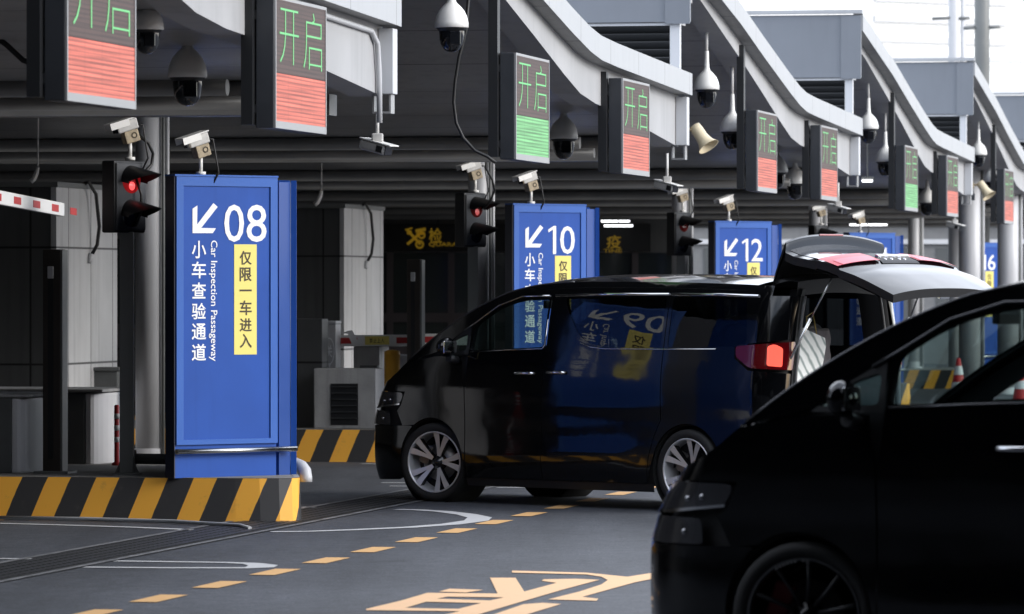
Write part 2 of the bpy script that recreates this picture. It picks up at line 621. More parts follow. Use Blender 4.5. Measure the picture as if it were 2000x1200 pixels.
# ------------------------------------------------------------------ ground and markings
def asphalt():
    m = mat("asphalt", (.05, .052, .058), .68)
    nt = m.node_tree; b = nt.nodes["Principled BSDF"]
    tc = [n for n in nt.nodes if n.type == 'TEX_COORD'][0]

    def noise(sc, det, rg=.6):
        n = nt.nodes.new("ShaderNodeTexNoise"); n.inputs["Scale"].default_value = sc; n.inputs["Detail"].default_value = det; n.inputs["Roughness"].default_value = rg
        nt.links.new(tc.outputs["Object"], n.inputs["Vector"]); return n
    fine, mid, big = noise(45, 3, .8), noise(7, 8, .78), noise(.3, 6)

    def rng(n, a, c, lo=.3, hi=.7):
        r = nt.nodes.new("ShaderNodeMapRange"); r.inputs[1].default_value = lo; r.inputs[2].default_value = hi; r.inputs[3].default_value = a; r.inputs[4].default_value = c
        nt.links.new(n.outputs[0], r.inputs[0]); return r
    a, c, d = rng(fine, .25, 1.9), rng(mid, .5, 1.5), rng(big, .72, 1.22)
    m1 = nt.nodes.new("ShaderNodeMath"); m1.operation = 'MULTIPLY'; nt.links.new(a.outputs[0], m1.inputs[0]); nt.links.new(c.outputs[0], m1.inputs[1])
    m2 = nt.nodes.new("ShaderNodeMath"); m2.operation = 'MULTIPLY'; nt.links.new(m1.outputs[0], m2.inputs[0]); nt.links.new(d.outputs[0], m2.inputs[1])
    mpg = nt.nodes.new("ShaderNodeMapping"); mpg.inputs["Rotation"].default_value = (0, 0, A); mpg.inputs["Scale"].default_value = (1.3, .07, 1)
    nt.links.new(tc.outputs["Object"], mpg.inputs[0])
    tk = noise(1.0, 4, .6); nt.links.new(mpg.outputs[0], tk.inputs["Vector"])
    st = noise(.9, 9, .7); e1, e2 = rng(tk, .70, 1.22), rng(st, 1.0, .62, .60, .72)
    m3 = nt.nodes.new("ShaderNodeMath"); m3.operation = 'MULTIPLY'; nt.links.new(e1.outputs[0], m3.inputs[0]); nt.links.new(e2.outputs[0], m3.inputs[1])
    m4 = nt.nodes.new("ShaderNodeMath"); m4.operation = 'MULTIPLY'; nt.links.new(m2.outputs[0], m4.inputs[0]); nt.links.new(m3.outputs[0], m4.inputs[1]); m2 = m4
    vm = nt.nodes.new("ShaderNodeVectorMath"); vm.operation = 'SCALE'; vm.inputs[0].default_value = (.056, .060, .069)
    nt.links.new(m2.outputs[0], vm.inputs["Scale"]); nt.links.new(vm.outputs[0], b.inputs["Base Color"])
    bp = nt.nodes.new("ShaderNodeBump"); bp.inputs["Strength"].default_value = .5; bp.inputs["Distance"].default_value = .006
    nt.links.new(fine.outputs[0], bp.inputs["Height"]); nt.links.new(bp.outputs[0], b.inputs["Normal"])
    return m


def worn(name, col, wear):
    m = mat(name, col, .7)
    nt = m.node_tree; b = nt.nodes["Principled BSDF"]
    tc = [n for n in nt.nodes if n.type == 'TEX_COORD'][0]
    n = nt.nodes.new("ShaderNodeTexNoise"); n.inputs["Scale"].default_value = 14; n.inputs["Detail"].default_value = 9; n.inputs["Roughness"].default_value = .75
    nt.links.new(tc.outputs["Object"], n.inputs["Vector"])
    r = nt.nodes.new("ShaderNodeMapRange"); r.inputs[1].default_value = .56; r.inputs[2].default_value = .74; r.inputs[4].default_value = wear
    nt.links.new(n.outputs[0], r.inputs[0])
    mx = nt.nodes.new("ShaderNodeMix"); mx.data_type = 'RGBA'
    nt.links.new(r.outputs[0], mx.inputs[0]); mx.inputs[6].default_value = (*col, 1); mx.inputs[7].default_value = (.08, .08, .085, 1)
    nt.links.new(mx.outputs[2], b.inputs["Base Color"])
    return m


ASPH = asphalt()
WHITE_LINE = worn("white road paint", (.55, .55, .55), .6)
YELLOW_LINE = worn("yellow road paint", (.72, .42, .17), .35)

mb = MB(); mb.add([(-900, -300, 0), (900, -300, 0), (900, 1500, 0), (-900, 1500, 0)], [(0, 1, 2, 3)])
tag(mb.build("ground", ASPH), kind="structure")

# drain grating along the row, c = 9.9
mb = MB()
dr = lambda c, Y, z: Vector((TA * Y - c, Y, z))
for c0, c1, z, nm in ((10.16, 9.66, .004, "drain_cover"),):
    for Y0 in np.arange(26, 62, .5):
        for j in range(5):
            ca = c0 + (c1 - c0) * (j + .12) / 5; cb = c0 + (c1 - c0) * (j + .88) / 5
            for h in range(4):
                ya = Y0 + .5 * (h + .1) / 4; yb = Y0 + .5 * (h + .72) / 4
                mb.add([dr(ca, ya, .011), dr(cb, ya, .011), dr(cb, yb, .011), dr(ca, yb, .011)], [(0, 1, 2, 3)])
tag(mb.build("drain_cover", mat("cast iron", (.042, .044, .048), .5, noise=.3, nscale=6)), "dark cast iron drain grating running across the lane mouths", "drain grating")
mb = MB(); mb.add([dr(10.19, 26, .006), dr(9.63, 26, .006), dr(9.63, 62, .006), dr(10.19, 62, .006)], [(0, 1, 2, 3)])
bpy.data.objects["drain_cover"]
o = mb.build("channel", mat("drain channel", (.006, .006, .006), .9)); o.parent = bpy.data.objects["drain_cover"]
mb = MB()
for c in (10.24, 9.58):
    mb.add([dr(c + .03, 26, .009), dr(c - .03, 26, .009), dr(c - .03, 62, .009), dr(c + .03, 62, .009)], [(0, 1, 2, 3)])
o = mb.build("rim", mat("drain rim", (.16, .16, .165), .7, noise=.5, nscale=5)); o.parent = bpy.data.objects["drain_cover"]

# dashed amber line, c = 8.2
mb = MB()
for i in range(-2, 22):
    Y0 = 30.68 + 1.44 * i
    for c in (8.2,):
        a = [TA * Y0 - c - .085, Y0 - .35], [TA * Y0 - c + .085, Y0 - .385], [TA * (Y0 + .72) - c + .085, Y0 + .335], [TA * (Y0 + .72) - c - .085, Y0 + .37]
        mb.add([(x, y, .0045) for x, y in a], [(0, 1, 2, 3)])
tag(mb.build("lane_line", YELLOW_LINE), kind="structure")

# white noses at the lane mouths, one pair of shapes per step
mb = MB()


def ribbon(mb, pts, w, z=.0045, wend=None):
    pts = [Vector((x, y, 0)) for x, y in pts]
    L_, R_ = [], []
    for i, p in enumerate(pts):
        d = (pts[min(i + 1, len(pts) - 1)] - pts[max(i - 1, 0)]).normalized()
        n = Vector((-d.y, d.x, 0))
        ww = w[i] if isinstance(w, (list, tuple)) else w
        L_.append(p + n * ww / 2 + Vector((0, 0, z))); R_.append(p - n * ww / 2 + Vector((0, 0, z)))
    mb.strip(L_, R_)


def gp(*pts): return [tuple(G(x, y).xy) for x, y in pts]


nose1 = gp((-120, 1091), (100, 1093.5)), gp((225, 1097), (330, 1098.5), (440, 1100), (492, 1102), (514, 1105.5), (508, 1109), (480, 1110.5), (330, 1110.5), (165, 1109)), gp((45, 1105), (-120, 1104))
nose2 = gp((775, 996), (815, 997), (865, 1000), (912, 1006), (937, 1012), (930, 1018), (880, 1025), (800, 1031), (690, 1036), (605, 1039), (530, 1040)), gp((415, 1037.5), (260, 1031), (100, 1026), (-60, 1022)), gp((590, 991.5), (655, 993))
for k in range(0, 4):
    for pl, w in ((nose1[0], .12), (nose1[1], [.12, .12, .12, .15, .2, .2, .15, .12, .12]), (nose1[2], .12),
                  (nose2[0], [.13, .14, .15, .17, .2, .2, .17, .15, .14, .13, .13]), (nose2[1], .13), (nose2[2], .12)):
        ribbon(mb, [(x + STEP.x * k, y + STEP.y * k) for x, y in pl], w)
tag(mb.build("nose_line", WHITE_LINE), kind="structure")

# amber lettering on the road
ink = [
    [[(450 + 0 + 265, 1191), (782, 1175), (835, 1159.5), (972, 1161), (957, 1130), (1007, 1130), (1024, 1157), (1087, 1140), (1058, 1136), (1062, 1133), (1125, 1132), (1171, 1134), (1102, 1152.5), (1025, 1175), (947, 1198), (895, 1214), (820, 1214), (898, 1195.5), (715, 1193.5)],
     [(854, 1171), (874, 1167), (985, 1168.5), (957, 1174.5)],
     [(792, 1189), (832, 1177), (940, 1179.5), (895, 1191)]],
    [[(857, 1157), (878, 1151.5), (944, 1153.7), (910, 1159)]],
    [[(1000, 1116), (1145, 1120), (1225, 1128), (1284, 1119), (1330, 1112), (1330, 1121), (1240, 1139), (1137, 1167.5), (1169, 1171), (1165, 1175), (1070, 1172.5), (1132, 1157), (1175, 1143), (1187, 1134.5), (1175, 1128), (1145, 1123.5), (1000, 1120)]],
    [[(925, 1215), (972, 1199), (1022, 1182), (1060, 1179), (1096, 1181.5), (1035, 1200), (990, 1215)]],
]
mb = MB()
for rings in ink:
    v, f = cdt([[tuple(G(x, y).xy) for x, y in r] for r in rings])
    mb.add([(x, y, .0045) for x, y in v], f)
tag(mb.build("road_lettering", worn("pale amber road paint", (.80, .50, .27), .25)), kind="structure")

# ------------------------------------------------------------------ canopies
def fp(px, py, c):
    Y = rowY(px, c); return Y, CAMZ - (py - HY) / F * Y


TOP = [(0, 5.45), (3.33, 5.0), (5.2, 4.70), (7.2, 4.395), (8.1, 4.27), (8.7, 4.215), (9.6, 4.185), (14.03, 4.085)]
BOT = [(0, 5.12), (1.5, 4.92), (4.6, 4.38), (6.1, 4.10), (7.6, 3.81), (8.4, 3.67), (9.2, 3.605), (10.2, 3.57), (14.03, 3.33)]


def lerp_prof(P, s): return float(np.interp(s, [a for a, _ in P], [b for _, b in P]))


def make_canopy(label):
    t = empty("canopy", (XP(0, 0), 0, 0), LANE_RZ, label, "canopy", "wave roofed canopies over the lanes")
    ss = sorted(set([a for a, _ in TOP] + list(np.linspace(7, 10, 13))))
    # fascia band
    mb = MB()
    o = [Vector((0, s, lerp_prof(TOP, s))) for s in ss]; ob = [Vector((0, s, lerp_prof(TOP, s) - .225)) for s in ss]
    i_ = [Vector((-.13, s, lerp_prof(TOP, s))) for s in ss]; ib = [Vector((-.13, s, lerp_prof(TOP, s) - .225)) for s in ss]
    mb.strip(o, ob); mb.strip(i_, o)
    mb.add([o[0], ob[0], ib[0], i_[0]], [(0, 1, 2, 3)]); mb.add([o[-1], ob[-1], ib[-1], i_[-1]], [(0, 1, 2, 3)])
    mb.build("fascia_band", M["band"], t)
    mb = MB(); mb.strip([q + Vector((0, 0, .003)) for q in ob], [q + Vector((-.02, 0, .003)) for q in ib]); mb.build("band_underside", M["under"], t)
    # deep white beam behind it
    sb = sorted(set([a for a, _ in BOT] + [a for a, _ in TOP] + list(np.linspace(7, 10.5, 15))))
    mb = MB()
    f1 = [Vector((-.15, s, lerp_prof(TOP, s) - .1)) for s in sb]; f0 = [Vector((-.15, s, lerp_prof(BOT, s))) for s in sb]
    g0 = [Vector((-.40, s, lerp_prof(BOT, s))) for s in sb]; g1 = [Vector((-.40, s, lerp_prof(TOP, s) - .1)) for s in sb]
    mb.strip(f1, f0); mb.strip(f0, g0); mb.strip(g0, g1)
    mb.add([f1[0], f0[0], g0[0], g1[0]], [(0, 1, 2, 3)]); mb.add([f1[-1], f0[-1], g0[-1], g1[-1]], [(0, 1, 2, 3)])
    mb.box(-.38, -.145, -.02, .42, 4.60, 5.2); mb.box(-.38, -.142, .42, .85, 4.86, 5.15)
    mb.build("beam", M["beam"], t)
    # roof and lined underside
    mb = MB()
    a = [Vector((-.13, s, lerp_prof(TOP, s) - .01)) for s in ss]; b = [Vector((-27, s, lerp_prof(TOP, s) - .01)) for s in ss]
    mb.strip(a, b); mb.build("roof", M["roof"], t)
    mb = MB()
    a = [Vector((-.41, s, lerp_prof(BOT, s) + .06)) for s in sb]; b = [Vector((-27, s, lerp_prof(BOT, s) + .06)) for s in sb]
    mb.strip(a, b); mb.build("soffit", M["soffit"], t)
    # end wall with cap, louvre below, corner post
    mb = MB(); mb.box(-27, -.02, -.06, -.005, 4.62, 5.43); mb.box(-.28, -.022, -.075, -.055, 4.60, 5.425); mb.build("end_wall", M["gable"], t)
    mb = MB(); mb.box(-27, .0, -.10, .02, 5.452, 5.50); mb.build("coping", M["band"], t)
    mb = MB()
    mb.box(-27, -.24, .12, .15, 3.95, 4.62)
    for i in range(7):
        z = 4.06 + i * .082
        m = Matrix.Translation((0, .05, z)) @ Matrix.Rotation(R(-40), 4, 'X')
        mb.box(-27, -.25, -.05, .05, -.006, .006, m)
    mb.build("louvre", M["louvre"], t)
    mb = MB(); mb.box(-.235, -.135, -.03, .08, 3.9, 4.615); mb.box(-27, -.236, -.03, .10, 4.585, 4.612); mb.build("corner_post", M["white_metal"], t)
    # ducts and cross members under the roof
    for (s, z, r) in ((1.2, 4.35, .16), (13.4, 3.30, .13), (12.2, 3.22, .05), (11.4, 3.30, .06)):
        mb = MB(); mb.cyl((-.7, s, z), (-26, s, z), r, n=18); mb.build("duct", M["duct"], t)
    mb = MB(); mb.box(-26, -.5, 13.75, 14.0, 3.18, 3.34); mb.build("cross_beam", M["duct"], t)
    mb = MB(); mb.box(-.25, .02, 14.03, 14.05, 3.02, 3.34)
    # open bracket at the low end
    mb = MB()
    for x0, x1, z0, z1 in ((-.20, -.185, 3.21, 3.34), (-.07, -.055, 3.21, 3.34), (-.20, -.055, 3.195, 3.21)):
        mb.box(x0, x1, 13.9, 14.03, z0, z1)
    mb.build("bracket", M["silver"], t)
    mb = MB(); mb.box(-.145, -.03, 13.86, 14.02, 3.342, 3.84); mb.build("end_panel", M["white_metal"], t, .004)
    return t


CAN0 = Vector((TA * 39.1 - 8.5, 39.1, 0))
can = make_canopy("first canopy at the near end, over the two red boards nearest the camera")
can.location = CAN0 - STEP
CANL = ["second canopy, whose fascia sweeps down above lane sign 10", "third canopy, with blue grey end wall above lane sign 12", "fourth canopy with a free standing end wall before the white building", "fifth canopy with the farthest visible end wall and cap", "last canopy at the far end of the row"]
for k in range(5):
    repeat(can, CAN0 + STEP * k, CANL[k])

# long conduit clipped under the first canopy's band, running down its end
mb = MB()
c = [(-.13, s, lerp_prof(TOP, s) - .29) for s in np.linspace(9.5, 13.55, 8)] + [(-.12, 13.72, 3.72), (-.12, 13.78, 3.5), (-.12, 13.8, 3.12)]
pts = [Matrix.Translation(CAN0 - STEP) @ Matrix.Rotation(LANE_RZ, 4, 'Z') @ Vector(q) for q in c]
mb.tube(pts, .022, 8)
tag(mb.build("conduit", M["white_metal"]), "white conduit bending down the end of the nearest white beam", "conduit")

# ------------------------------------------------------------------ matrix boards over the lanes
PL = 8.45


def make_board(lit):
    t = empty("lane_signal_board", (0, 0, 0), LANE_RZ)
    w, z0, z1 = 1.52, 2.956, 3.858
    mb = MB(); mb.box(-.135, -.012, 0, w, z0, z1); mb.build("housing", M["housing"], t, .006)
    mb = MB()
    for a in ((0, .022, z0, z1), (w - .022, w, z0, z1)): mb.box(-.012, .004, a[0], a[1], a[2], a[3])
    mb.box(-.012, .0035, .022, w - .022, z1 - .022, z1); mb.box(-.012, .0035, .022, w - .022, z0, z0 + .05)
    mb.build("frame", M["silver"], t)
    zb = z1 - .58 * (z1 - z0)
    mb = MB(); mb.add([(0, .022, zb), (0, w - .022, zb), (0, w - .022, z1 - .022), (0, .022, z1 - .022)], [(0, 1, 2, 3)])
    scr = mb.build("dark_screen", M["led_dim"], t)
    mb = MB(); mb.add([(0, .022, z0 + .05), (0, w - .022, z0 + .05), (0, w - .022, zb - .003), (0, .022, zb - .003)], [(0, 1, 2, 3)])
    mb.build("lit_screen", M[lit], t)
    mb = MB(); fn = lambda u, z, d: Vector((.003, u, z))
    put_text(mb, "开", fn, .12, .68, zb + .07, z1 - .075, 0, -.02)
    put_text(mb, "启", fn, .82, 1.38, zb + .06, z1 - .065, 0, -.02)
    mb.build("lettering", M["led_text"], t)
    mb = MB(); mb.box(-.225, -.145, -.06, .05, z0 + .02, 5.6); mb.box(-.145, -.13, .0, .05, z0 + .1, z0 + .16); mb.box(-.145, -.13, 0, .05, z1 - .16, z1 - .1)
    mb.build("post", M["black"], t)
    return t


def postz(t, z):
    """trim the hanger post to the roof above it"""
    for ch in t.children:
        if ch.name.startswith("post"):
            ch.data = ch.data.copy()
            for v in ch.data.vertices:
                if v.co.z > 3.9: v.co.z = z


protos = {}
BG = "lane signal boards hung along the fascia"
BL = [(29.86, 'led_red', "nearest lane signal board, cropped at the top, red lower half"),
      (34.88, 'led_red', "red lane signal board left of the white conduit"),
      (43.27, 'led_green', "large lane signal board with green lower half left of the horn"),
      (48.45, 'led_red', "red lane signal board hung before the kinked fascia over sign 10"),
      (57.07, 'led_red', "red lane signal board just right of the near cream horn"),
      (62.3, 'led_red', "red lane signal board hung above lane sign 12"),
      (70.87, 'led_green', "small far lane signal board with green lower half"),
      (76.1, 'led_red', "red lane signal board just past the small green one"),
      (84.67, 'led_red', "farthest full lane signal board at the picture's right border, red")]
for i, (Y, lit, lab) in enumerate(BL):
    if lit not in protos:
        b = protos[lit] = make_board(lit); tag(b, lab, "lane signal", BG)
    else:
        b = copy_tree(protos[lit]); b["label"] = lab
    b.location = (TA * Y - PL, Y, 0)
    k = math.floor((Y - 39.1) / 13.8)
    postz(b, lerp_prof(TOP, (Y - 39.1 - 13.8 * k) * 1.019) - .27)

# ------------------------------------------------------------------ blue lane signs
SL, SR = Vector((XP(343, 40.95), 40.95, 0)), Vector((XP(541, 41.6), 41.6, 0))
SF, SFN, SW = plane_px(SL, SR)
SZ0, SZ1 = .345, CAMZ + (HY - 344) / F * 40.95
ARROW = [(222, 112), (260, 86), (258, 235), (385, 68), (418, 98), (290, 262), (405, 265), (380, 303), (222, 303)]


def sign_face(fn, L, num, parent, mirror):
    U = lambda u: (L - u) if mirror else u
    f1 = lambda u, z, d: fn(U(u), z, d)
    pr = lambda mb, a, b, z0, z1, d0, d1: mb.prism([(a, z0), (b, z0), (b, z1), (a, z1)], f1, d0, d1)
    zb = SF(440, 868)[1]
    mb = MB(); pr(mb, 0, L, zb, SZ1, -.10, 0); mb.build("panel", M["blue"], parent)
    u0, z1 = SF(357, 363); u1, _ = SF(527, 363); z0 = SF(440, 858)[1]
    mb = MB()
    pr(mb, 0.002, u0, zb + .002, SZ1 - .002, .0, .012); pr(mb, u1, L - .002, zb + .002, SZ1 - .002, 0, .012)
    pr(mb, u0, u1, z1, SZ1 - .002, 0, .0118); pr(mb, u0, u1, zb + .002, z0, 0, .0118)
    mb.build("frame", M["blue_frame"], parent)
    mb = MB()
    poly = [SF(320 + x / 4, 380 + y / 4) for x, y in ARROW]
    v, fc = cdt([[tuple(q) for q in poly]])
    mb.add([f1(x, y, .004) for x, y in v], fc); mb.build("arrow", M["white_film"], parent)

    def txt(mb, s, x0, x1, y0, y1, bold=0., rot=False, d=.004):
        a, zt = SF(x0, y0); b, _ = SF(x1, y0); zl = SF((x0 + x1) / 2, y1)[1]
        if mirror: a, b = L - b, L - a
        if s == '1': return put_one(mb, fn, a, b, zl, zt, d)
        put_text(mb, s, fn, a, b, zl, zt, d, bold, rot)
    mb = MB()
    if mirror:
        txt(mb, num, 437.5, 520, 399.5, 473, .004)
    else:
        txt(mb, num[0], *((437.5, 476) if num[0] != '1' else (438, 460)), 399.5, 473, .004); txt(mb, num[1], *((481, 520) if num[0] != '1' else (471, 511)), 400, 473, .004)
    mb.build("number", M["white_film"], parent)
    mb = MB()
    for s, y0, y1 in (("小", 470.5, 505), ("车", 511, 544), ("查", 552, 583.5), ("验", 592, 624), ("通", 632, 664), ("道", 672, 705)):
        txt(mb, s, 374, 402, y0, y1, .014)
    txt(mb, "Car Inspection Passageway", 407.5, 424, 470, 706, .006, True)
    mb.build("lettering", M["white_film"], parent)
    a, zt = SF(457, 477.5); b, zl = SF(501, 692.5)
    mb = MB(); pr(mb, a, b, zl, zt, 0, .003); st = mb.build("yellow_strip", M["yellow_film"], parent)
    mb = MB()
    for s, y0, y1 in (("仅", 490, 517.5), ("限", 522.5, 550), ("一", 560, 575), ("车", 587, 616), ("进", 622, 648), ("入", 652, 680)):
        txt(mb, s, 467.5, 491, y0, y1, .016, False, .0055)
    mb.build("strip_lettering", M["brown_ink"], parent)


def make_sign(n1, n2, label):
    o = SL.copy()
    t = empty("lane_sign", o, 0, label, "lane sign", "blue lane number signs on the islands")
    fn = rel(SFN, o)
    sign_face(fn, SW, n1, t, False)
    # second face, turned the other way behind the nose
    nx = Vector((XP(579, 41.75), 41.75, 0)); q0 = Vector((-1.86, 42.60, 0)); td = Vector((-.04, 1, 0)).normalized()
    f2, fn2, L2 = plane_px(q0, q0 + td * SW)
    sign_face(rel(fn2, o), SW, n2, t, True)
    # core between the faces, with the stepped edge
    e = SR - o; n = Vector((.643, -.766, 0)); x = nx - o
    mb = MB()
    q = q0 - o
    ring = [Vector((.02, .1, 0)), e + Vector((-.06, .09, 0)), e + Vector((.015, .03, 0)), x + Vector((-.05, -.012, 0)), x + Vector((-.05, .12, 0)), x + Vector((-.4, .5, 0))]
    k = len(ring)
    vs = [q + Vector((0, 0, SZ0)) for q in ring] + [q + Vector((0, 0, SZ1 - .035)) for q in ring]
    mb.add(vs, [tuple(range(k))[::-1], tuple(range(k, 2 * k))] + [(i, (i + 1) % k, (i + 1) % k + k, i + k) for i in range(k)])
    mb.build("core", M["blue_dark"], t)
    mb = MB(); mb.box(q.x - .5, q.x - .108, q.y, q.y + SW, SZ0, SZ1 - .04); mb.box(q.x - .7, q.x - .3, .85, q.y, SZ0, SZ1 - .05); mb.build("inner_core", M["navy"], t)
    mb = MB(); mb.box(x.x - .045, x.x, x.y - .016, x.y + .02, SZ0, SZ1 - .02); mb.build("edge_trim", M["blue"], t)
    # left edge with its shade put into the navy colour, plinth, rail
    mb = MB(); mb.prism([(-.002, SZ0), (-.012, SZ0), (-.012, SZ1), (-.002, SZ1)], fn, -.125, -.002); mb.build("flank", M["navy"], t)
    zb = SF(440, 868)[1]
    mb = MB(); mb.prism([(.0, SZ0), (SW, SZ0), (SW, zb), (0, zb)], fn, -.14, -.012); mb.build("plinth", M["blue"], t)
    zr = SF(440, 880)[1]
    mb = MB(); mb.tube([fn(-.03, zr, .05), fn(SW + .16, zr, .05)], .022, 12); mb.build("rail", M["steel"], t)
    mb = MB(); mb.prism([(-.02, SZ1), (SW, SZ1), (SW, SZ1 + .014), (-.02, SZ1 + .014)], fn, -.12, .02); mb.build("cap", M["blue_frame"], t)
    return t


SG = []
for k, (a, b, lab) in enumerate((("08", "09", "big blue lane sign numbered 08 on the nearest island"), ("10", "11", "blue lane sign numbered 10 behind the van's windscreen"),
                                 ("12", "13", "blue lane sign numbered 12 behind the van's roof"), ("14", "15", "blue lane sign just showing over the van's raised tailgate"),
                                 ("16", "17", "farthest blue lane sign between two thick grey columns"))):
    s = make_sign(a, b, lab); s.location = SL + STEP * k
    if k == 4: s.location = SL + STEP * k + Vector((.65, 3.3, 0))
    SG.append(s)

# ------------------------------------------------------------------ islands
KZ = .345


def make_island(label):
    t = empty("traffic_island", (0, 0, 0), LANE_RZ, label, "traffic island", "raised traffic islands with hazard striped kerbs")
    w = 3.7
    ring = [(-9.5, 0), (-.5, 0), (-.30, .012), (-.15, .05), (-.06, .115), (-.03, .20), (-.04, .32), (-.83, 3.4), (-.93, 3.58), (-1.12, 3.7), (-9.5, w)]
    n = len(ring)
    me = bpy.data.meshes.new("kerb"); bm = bmesh.new(); uvl = bm.loops.layers.uv.new("UVMap")
    lo = [bm.verts.new((x * 1.0, y, 0)) for x, y in ring]; hi = [bm.verts.new((x - .03 if i else x, y + (.075 if y < w / 2 else -.03), KZ)) for i, (x, y) in enumerate(ring)]
    d = [0]
    for i in range(n - 1): d.append(d[-1] + math.dist(ring[i], ring[i + 1]))
    for i in range(n - 1):
        f = bm.faces.new((lo[i], lo[i + 1], hi[i + 1], hi[i]))
        for lp, uv in zip(f.loops, ((d[i], 0), (d[i + 1], 0), (d[i + 1], KZ), (d[i], KZ))): lp[uvl].uv = uv
    bm.to_mesh(me); bm.free(); me.materials.append(M["kerb"])
    o = bpy.data.objects.new("kerb", me); COL.objects.link(o); o.parent = t
    mb = MB()
    tp = [(x - .03 if i else x, y + (.075 if y < w / 2 else -.03)) for i, (x, y) in enumerate(ring)]
    mb.add([(x, y, KZ + .001) for x, y in tp], [tuple(range(n))]); mb.build("paving", M["pave"], t)
    mb = MB()
    L1 = [Vector((x - .032, y + (.077 if y < w / 2 else -.032), KZ + .003)) for x, y in ring]; L2 = [Vector((x - .09, y + .115 if y < w / 2 else y - .06, KZ + .003)) for x, y in ring]
    mb.strip(L1, L2); mb.build("edge_line", mat("kerb edge", (.34, .33, .31), .8, noise=.25, nscale=6), t)
    return t


NOSE = Vector((XP(580, 40.75), 40.75, 0))
isl = make_island("nearest traffic island with amber and black kerb under sign 08"); isl.location = NOSE
for k, lab in enumerate(("traffic island with striped kerb behind sign 08, below the concrete vent box", "traffic island under sign 12, mostly behind the van", "traffic island seen behind the front van's roof pillar", "far traffic island with striped kerb beside the traffic cone")):
    repeat(isl, NOSE + STEP * (k + 1), lab)

# white cable conduit lying along the near kerb
mb = MB(); mb.tube([G(-60, 1010.5, .02), G(170, 1014, .02), G(340, 1019, .02), G(470, 1027, .02), G(488, 1032, .015)], .016, 8)
tag(mb.build("floor_conduit", M["white_metal"]), "thin white conduit lying at the foot of the near kerb", "conduit")

# ------------------------------------------------------------------ island furniture
def base(px, Y, z=KZ): return Vector((XP(px, Y), Y, z))


def placed(name, px, Y, label, cat, group=None, rz=LANE_RZ, z=KZ):
    return empty(name, base(px, Y, z), rz, label, cat, group)


# round columns
def make_column(h, r):
    t = empty("round_column", (0, 0, 0), 0)
    mb = MB(); mb.cyl((0, 0, 0), (0, 0, h), r, n=32); mb.build("shaft", M["column"], t)
    mb = MB(); mb.lathe([(r + .05, 0), (r + .05, .03), (r + .012, .035), (r + .012, .12), (r, .125)], n=32); mb.build("base_collar", M["column"], t)
    mb = MB(); mb.tube([(r + .01, -.07, 0), (r + .012, -.07, h)], .016, 8); mb.build("conduit", M["column_dark"], t)
    mb = MB(); mb.tube([(r + .045, -.03, 0), (r + .045, -.03, h)], .018, 8); mb.build("downpipe", M["column"], t)
    return t


cg = "slim round columns on the islands"
col = make_column(4.1, .118); col.location = base(291, 44.7); tag(col, "slim grey round column left of sign 08", "column", cg)
for k, lab in enumerate(("slim grey round column left of sign 10", "slim grey round column left of sign 12", "slim round column above the raised tailgate", "farthest slim round column on the last island")):
    repeat(col, base(291, 43.4) + STEP * (k + 1), lab)
col2 = make_column(4.4, .19)
col2.location = base(1894, 88, 0); tag(col2, "thick grey round column left of the farthest blue sign", "column", "thick columns at the far end")
repeat(col2, base(1969, 91, 0), "thick grey round column at the picture's right border")


# traffic lights
def make_signal():
    t = empty("traffic_light", (0, 0, 0), 0)
    mb = MB(); mb.box(-.056, .056, -.05, .05, .02, 1.98); mb.build("pole", M["column_dark"], t, .006)
    mb = MB(); mb.box(-.11, .11, -.1, .1, 0, .02)
    for sx in (-1, 1): mb.add([(sx * .057, -.01, .02), (sx * .1, -.01, .02), (sx * .057, -.01, .11), (sx * .057, .01, .02), (sx * .1, .01, .02), (sx * .057, .01, .11)], [(0, 1, 2), (3, 4, 5), (1, 4, 5, 2)])
    mb.build("base_plate", M["column_dark"], t)
    rot = Matrix.Rotation(R(52), 4, 'Z')   # lenses look to the right
    cx = -.035
    z0 = 1.97; H = .585
    mm = Matrix.Translation((cx, 0, 0)) @ rot
    mb = MB(); mb.box(-.19, .19, -.08, .06, z0, z0 + H, mm); mb.build("head", M["black"], t, .015)
    mb = MB(); mb.box(-.175, .175, -.095, -.079, z0 + .02, z0 + H - .02, mm); mb.build("face_plate", M["housing"], t, .01)
    for i, zc in enumerate((z0 + .43, z0 + .155)):
        mb = MB(); mb.lathe([(.0, -.022), (.06, -.018), (.105, -.004), (.11, .0)], (0, 0, 0), 'Y', 28, True, mm @ Matrix.Translation((0, -.097, zc)))
        mb.build("red_lens" if i == 0 else "dark_lens", M["red_lit"] if i == 0 else M["lens"], t)
        if i == 0:
            mb = MB(); mb.lathe([(.0, -.026), (.022, -.023), (.036, -.0175)], (0, 0, 0), 'Y', 20, True, mm @ Matrix.Translation((-.015, -.099, zc - .05))); mb.build("lamp_core", M["red_spot"], t)
        # hood: long on top, open below
        mb = MB(); a_, b_, c_ = [], [], []
        for j in range(25):
            a = R(-8 + 196 * j / 24)
            ln = .08 + .23 * max(0, math.sin(a)) ** 1.0
            x, z = .118 * math.cos(a), .118 * math.sin(a)
            a_.append(mm @ Vector((x, -.09, zc + z))); b_.append(mm @ Vector((x * .97, -.09 - ln, zc + z * .97 - .22 * ln)))
        mb.strip(a_, b_, True)
        mb.build("hood", M["black"], t, 0)
    return t


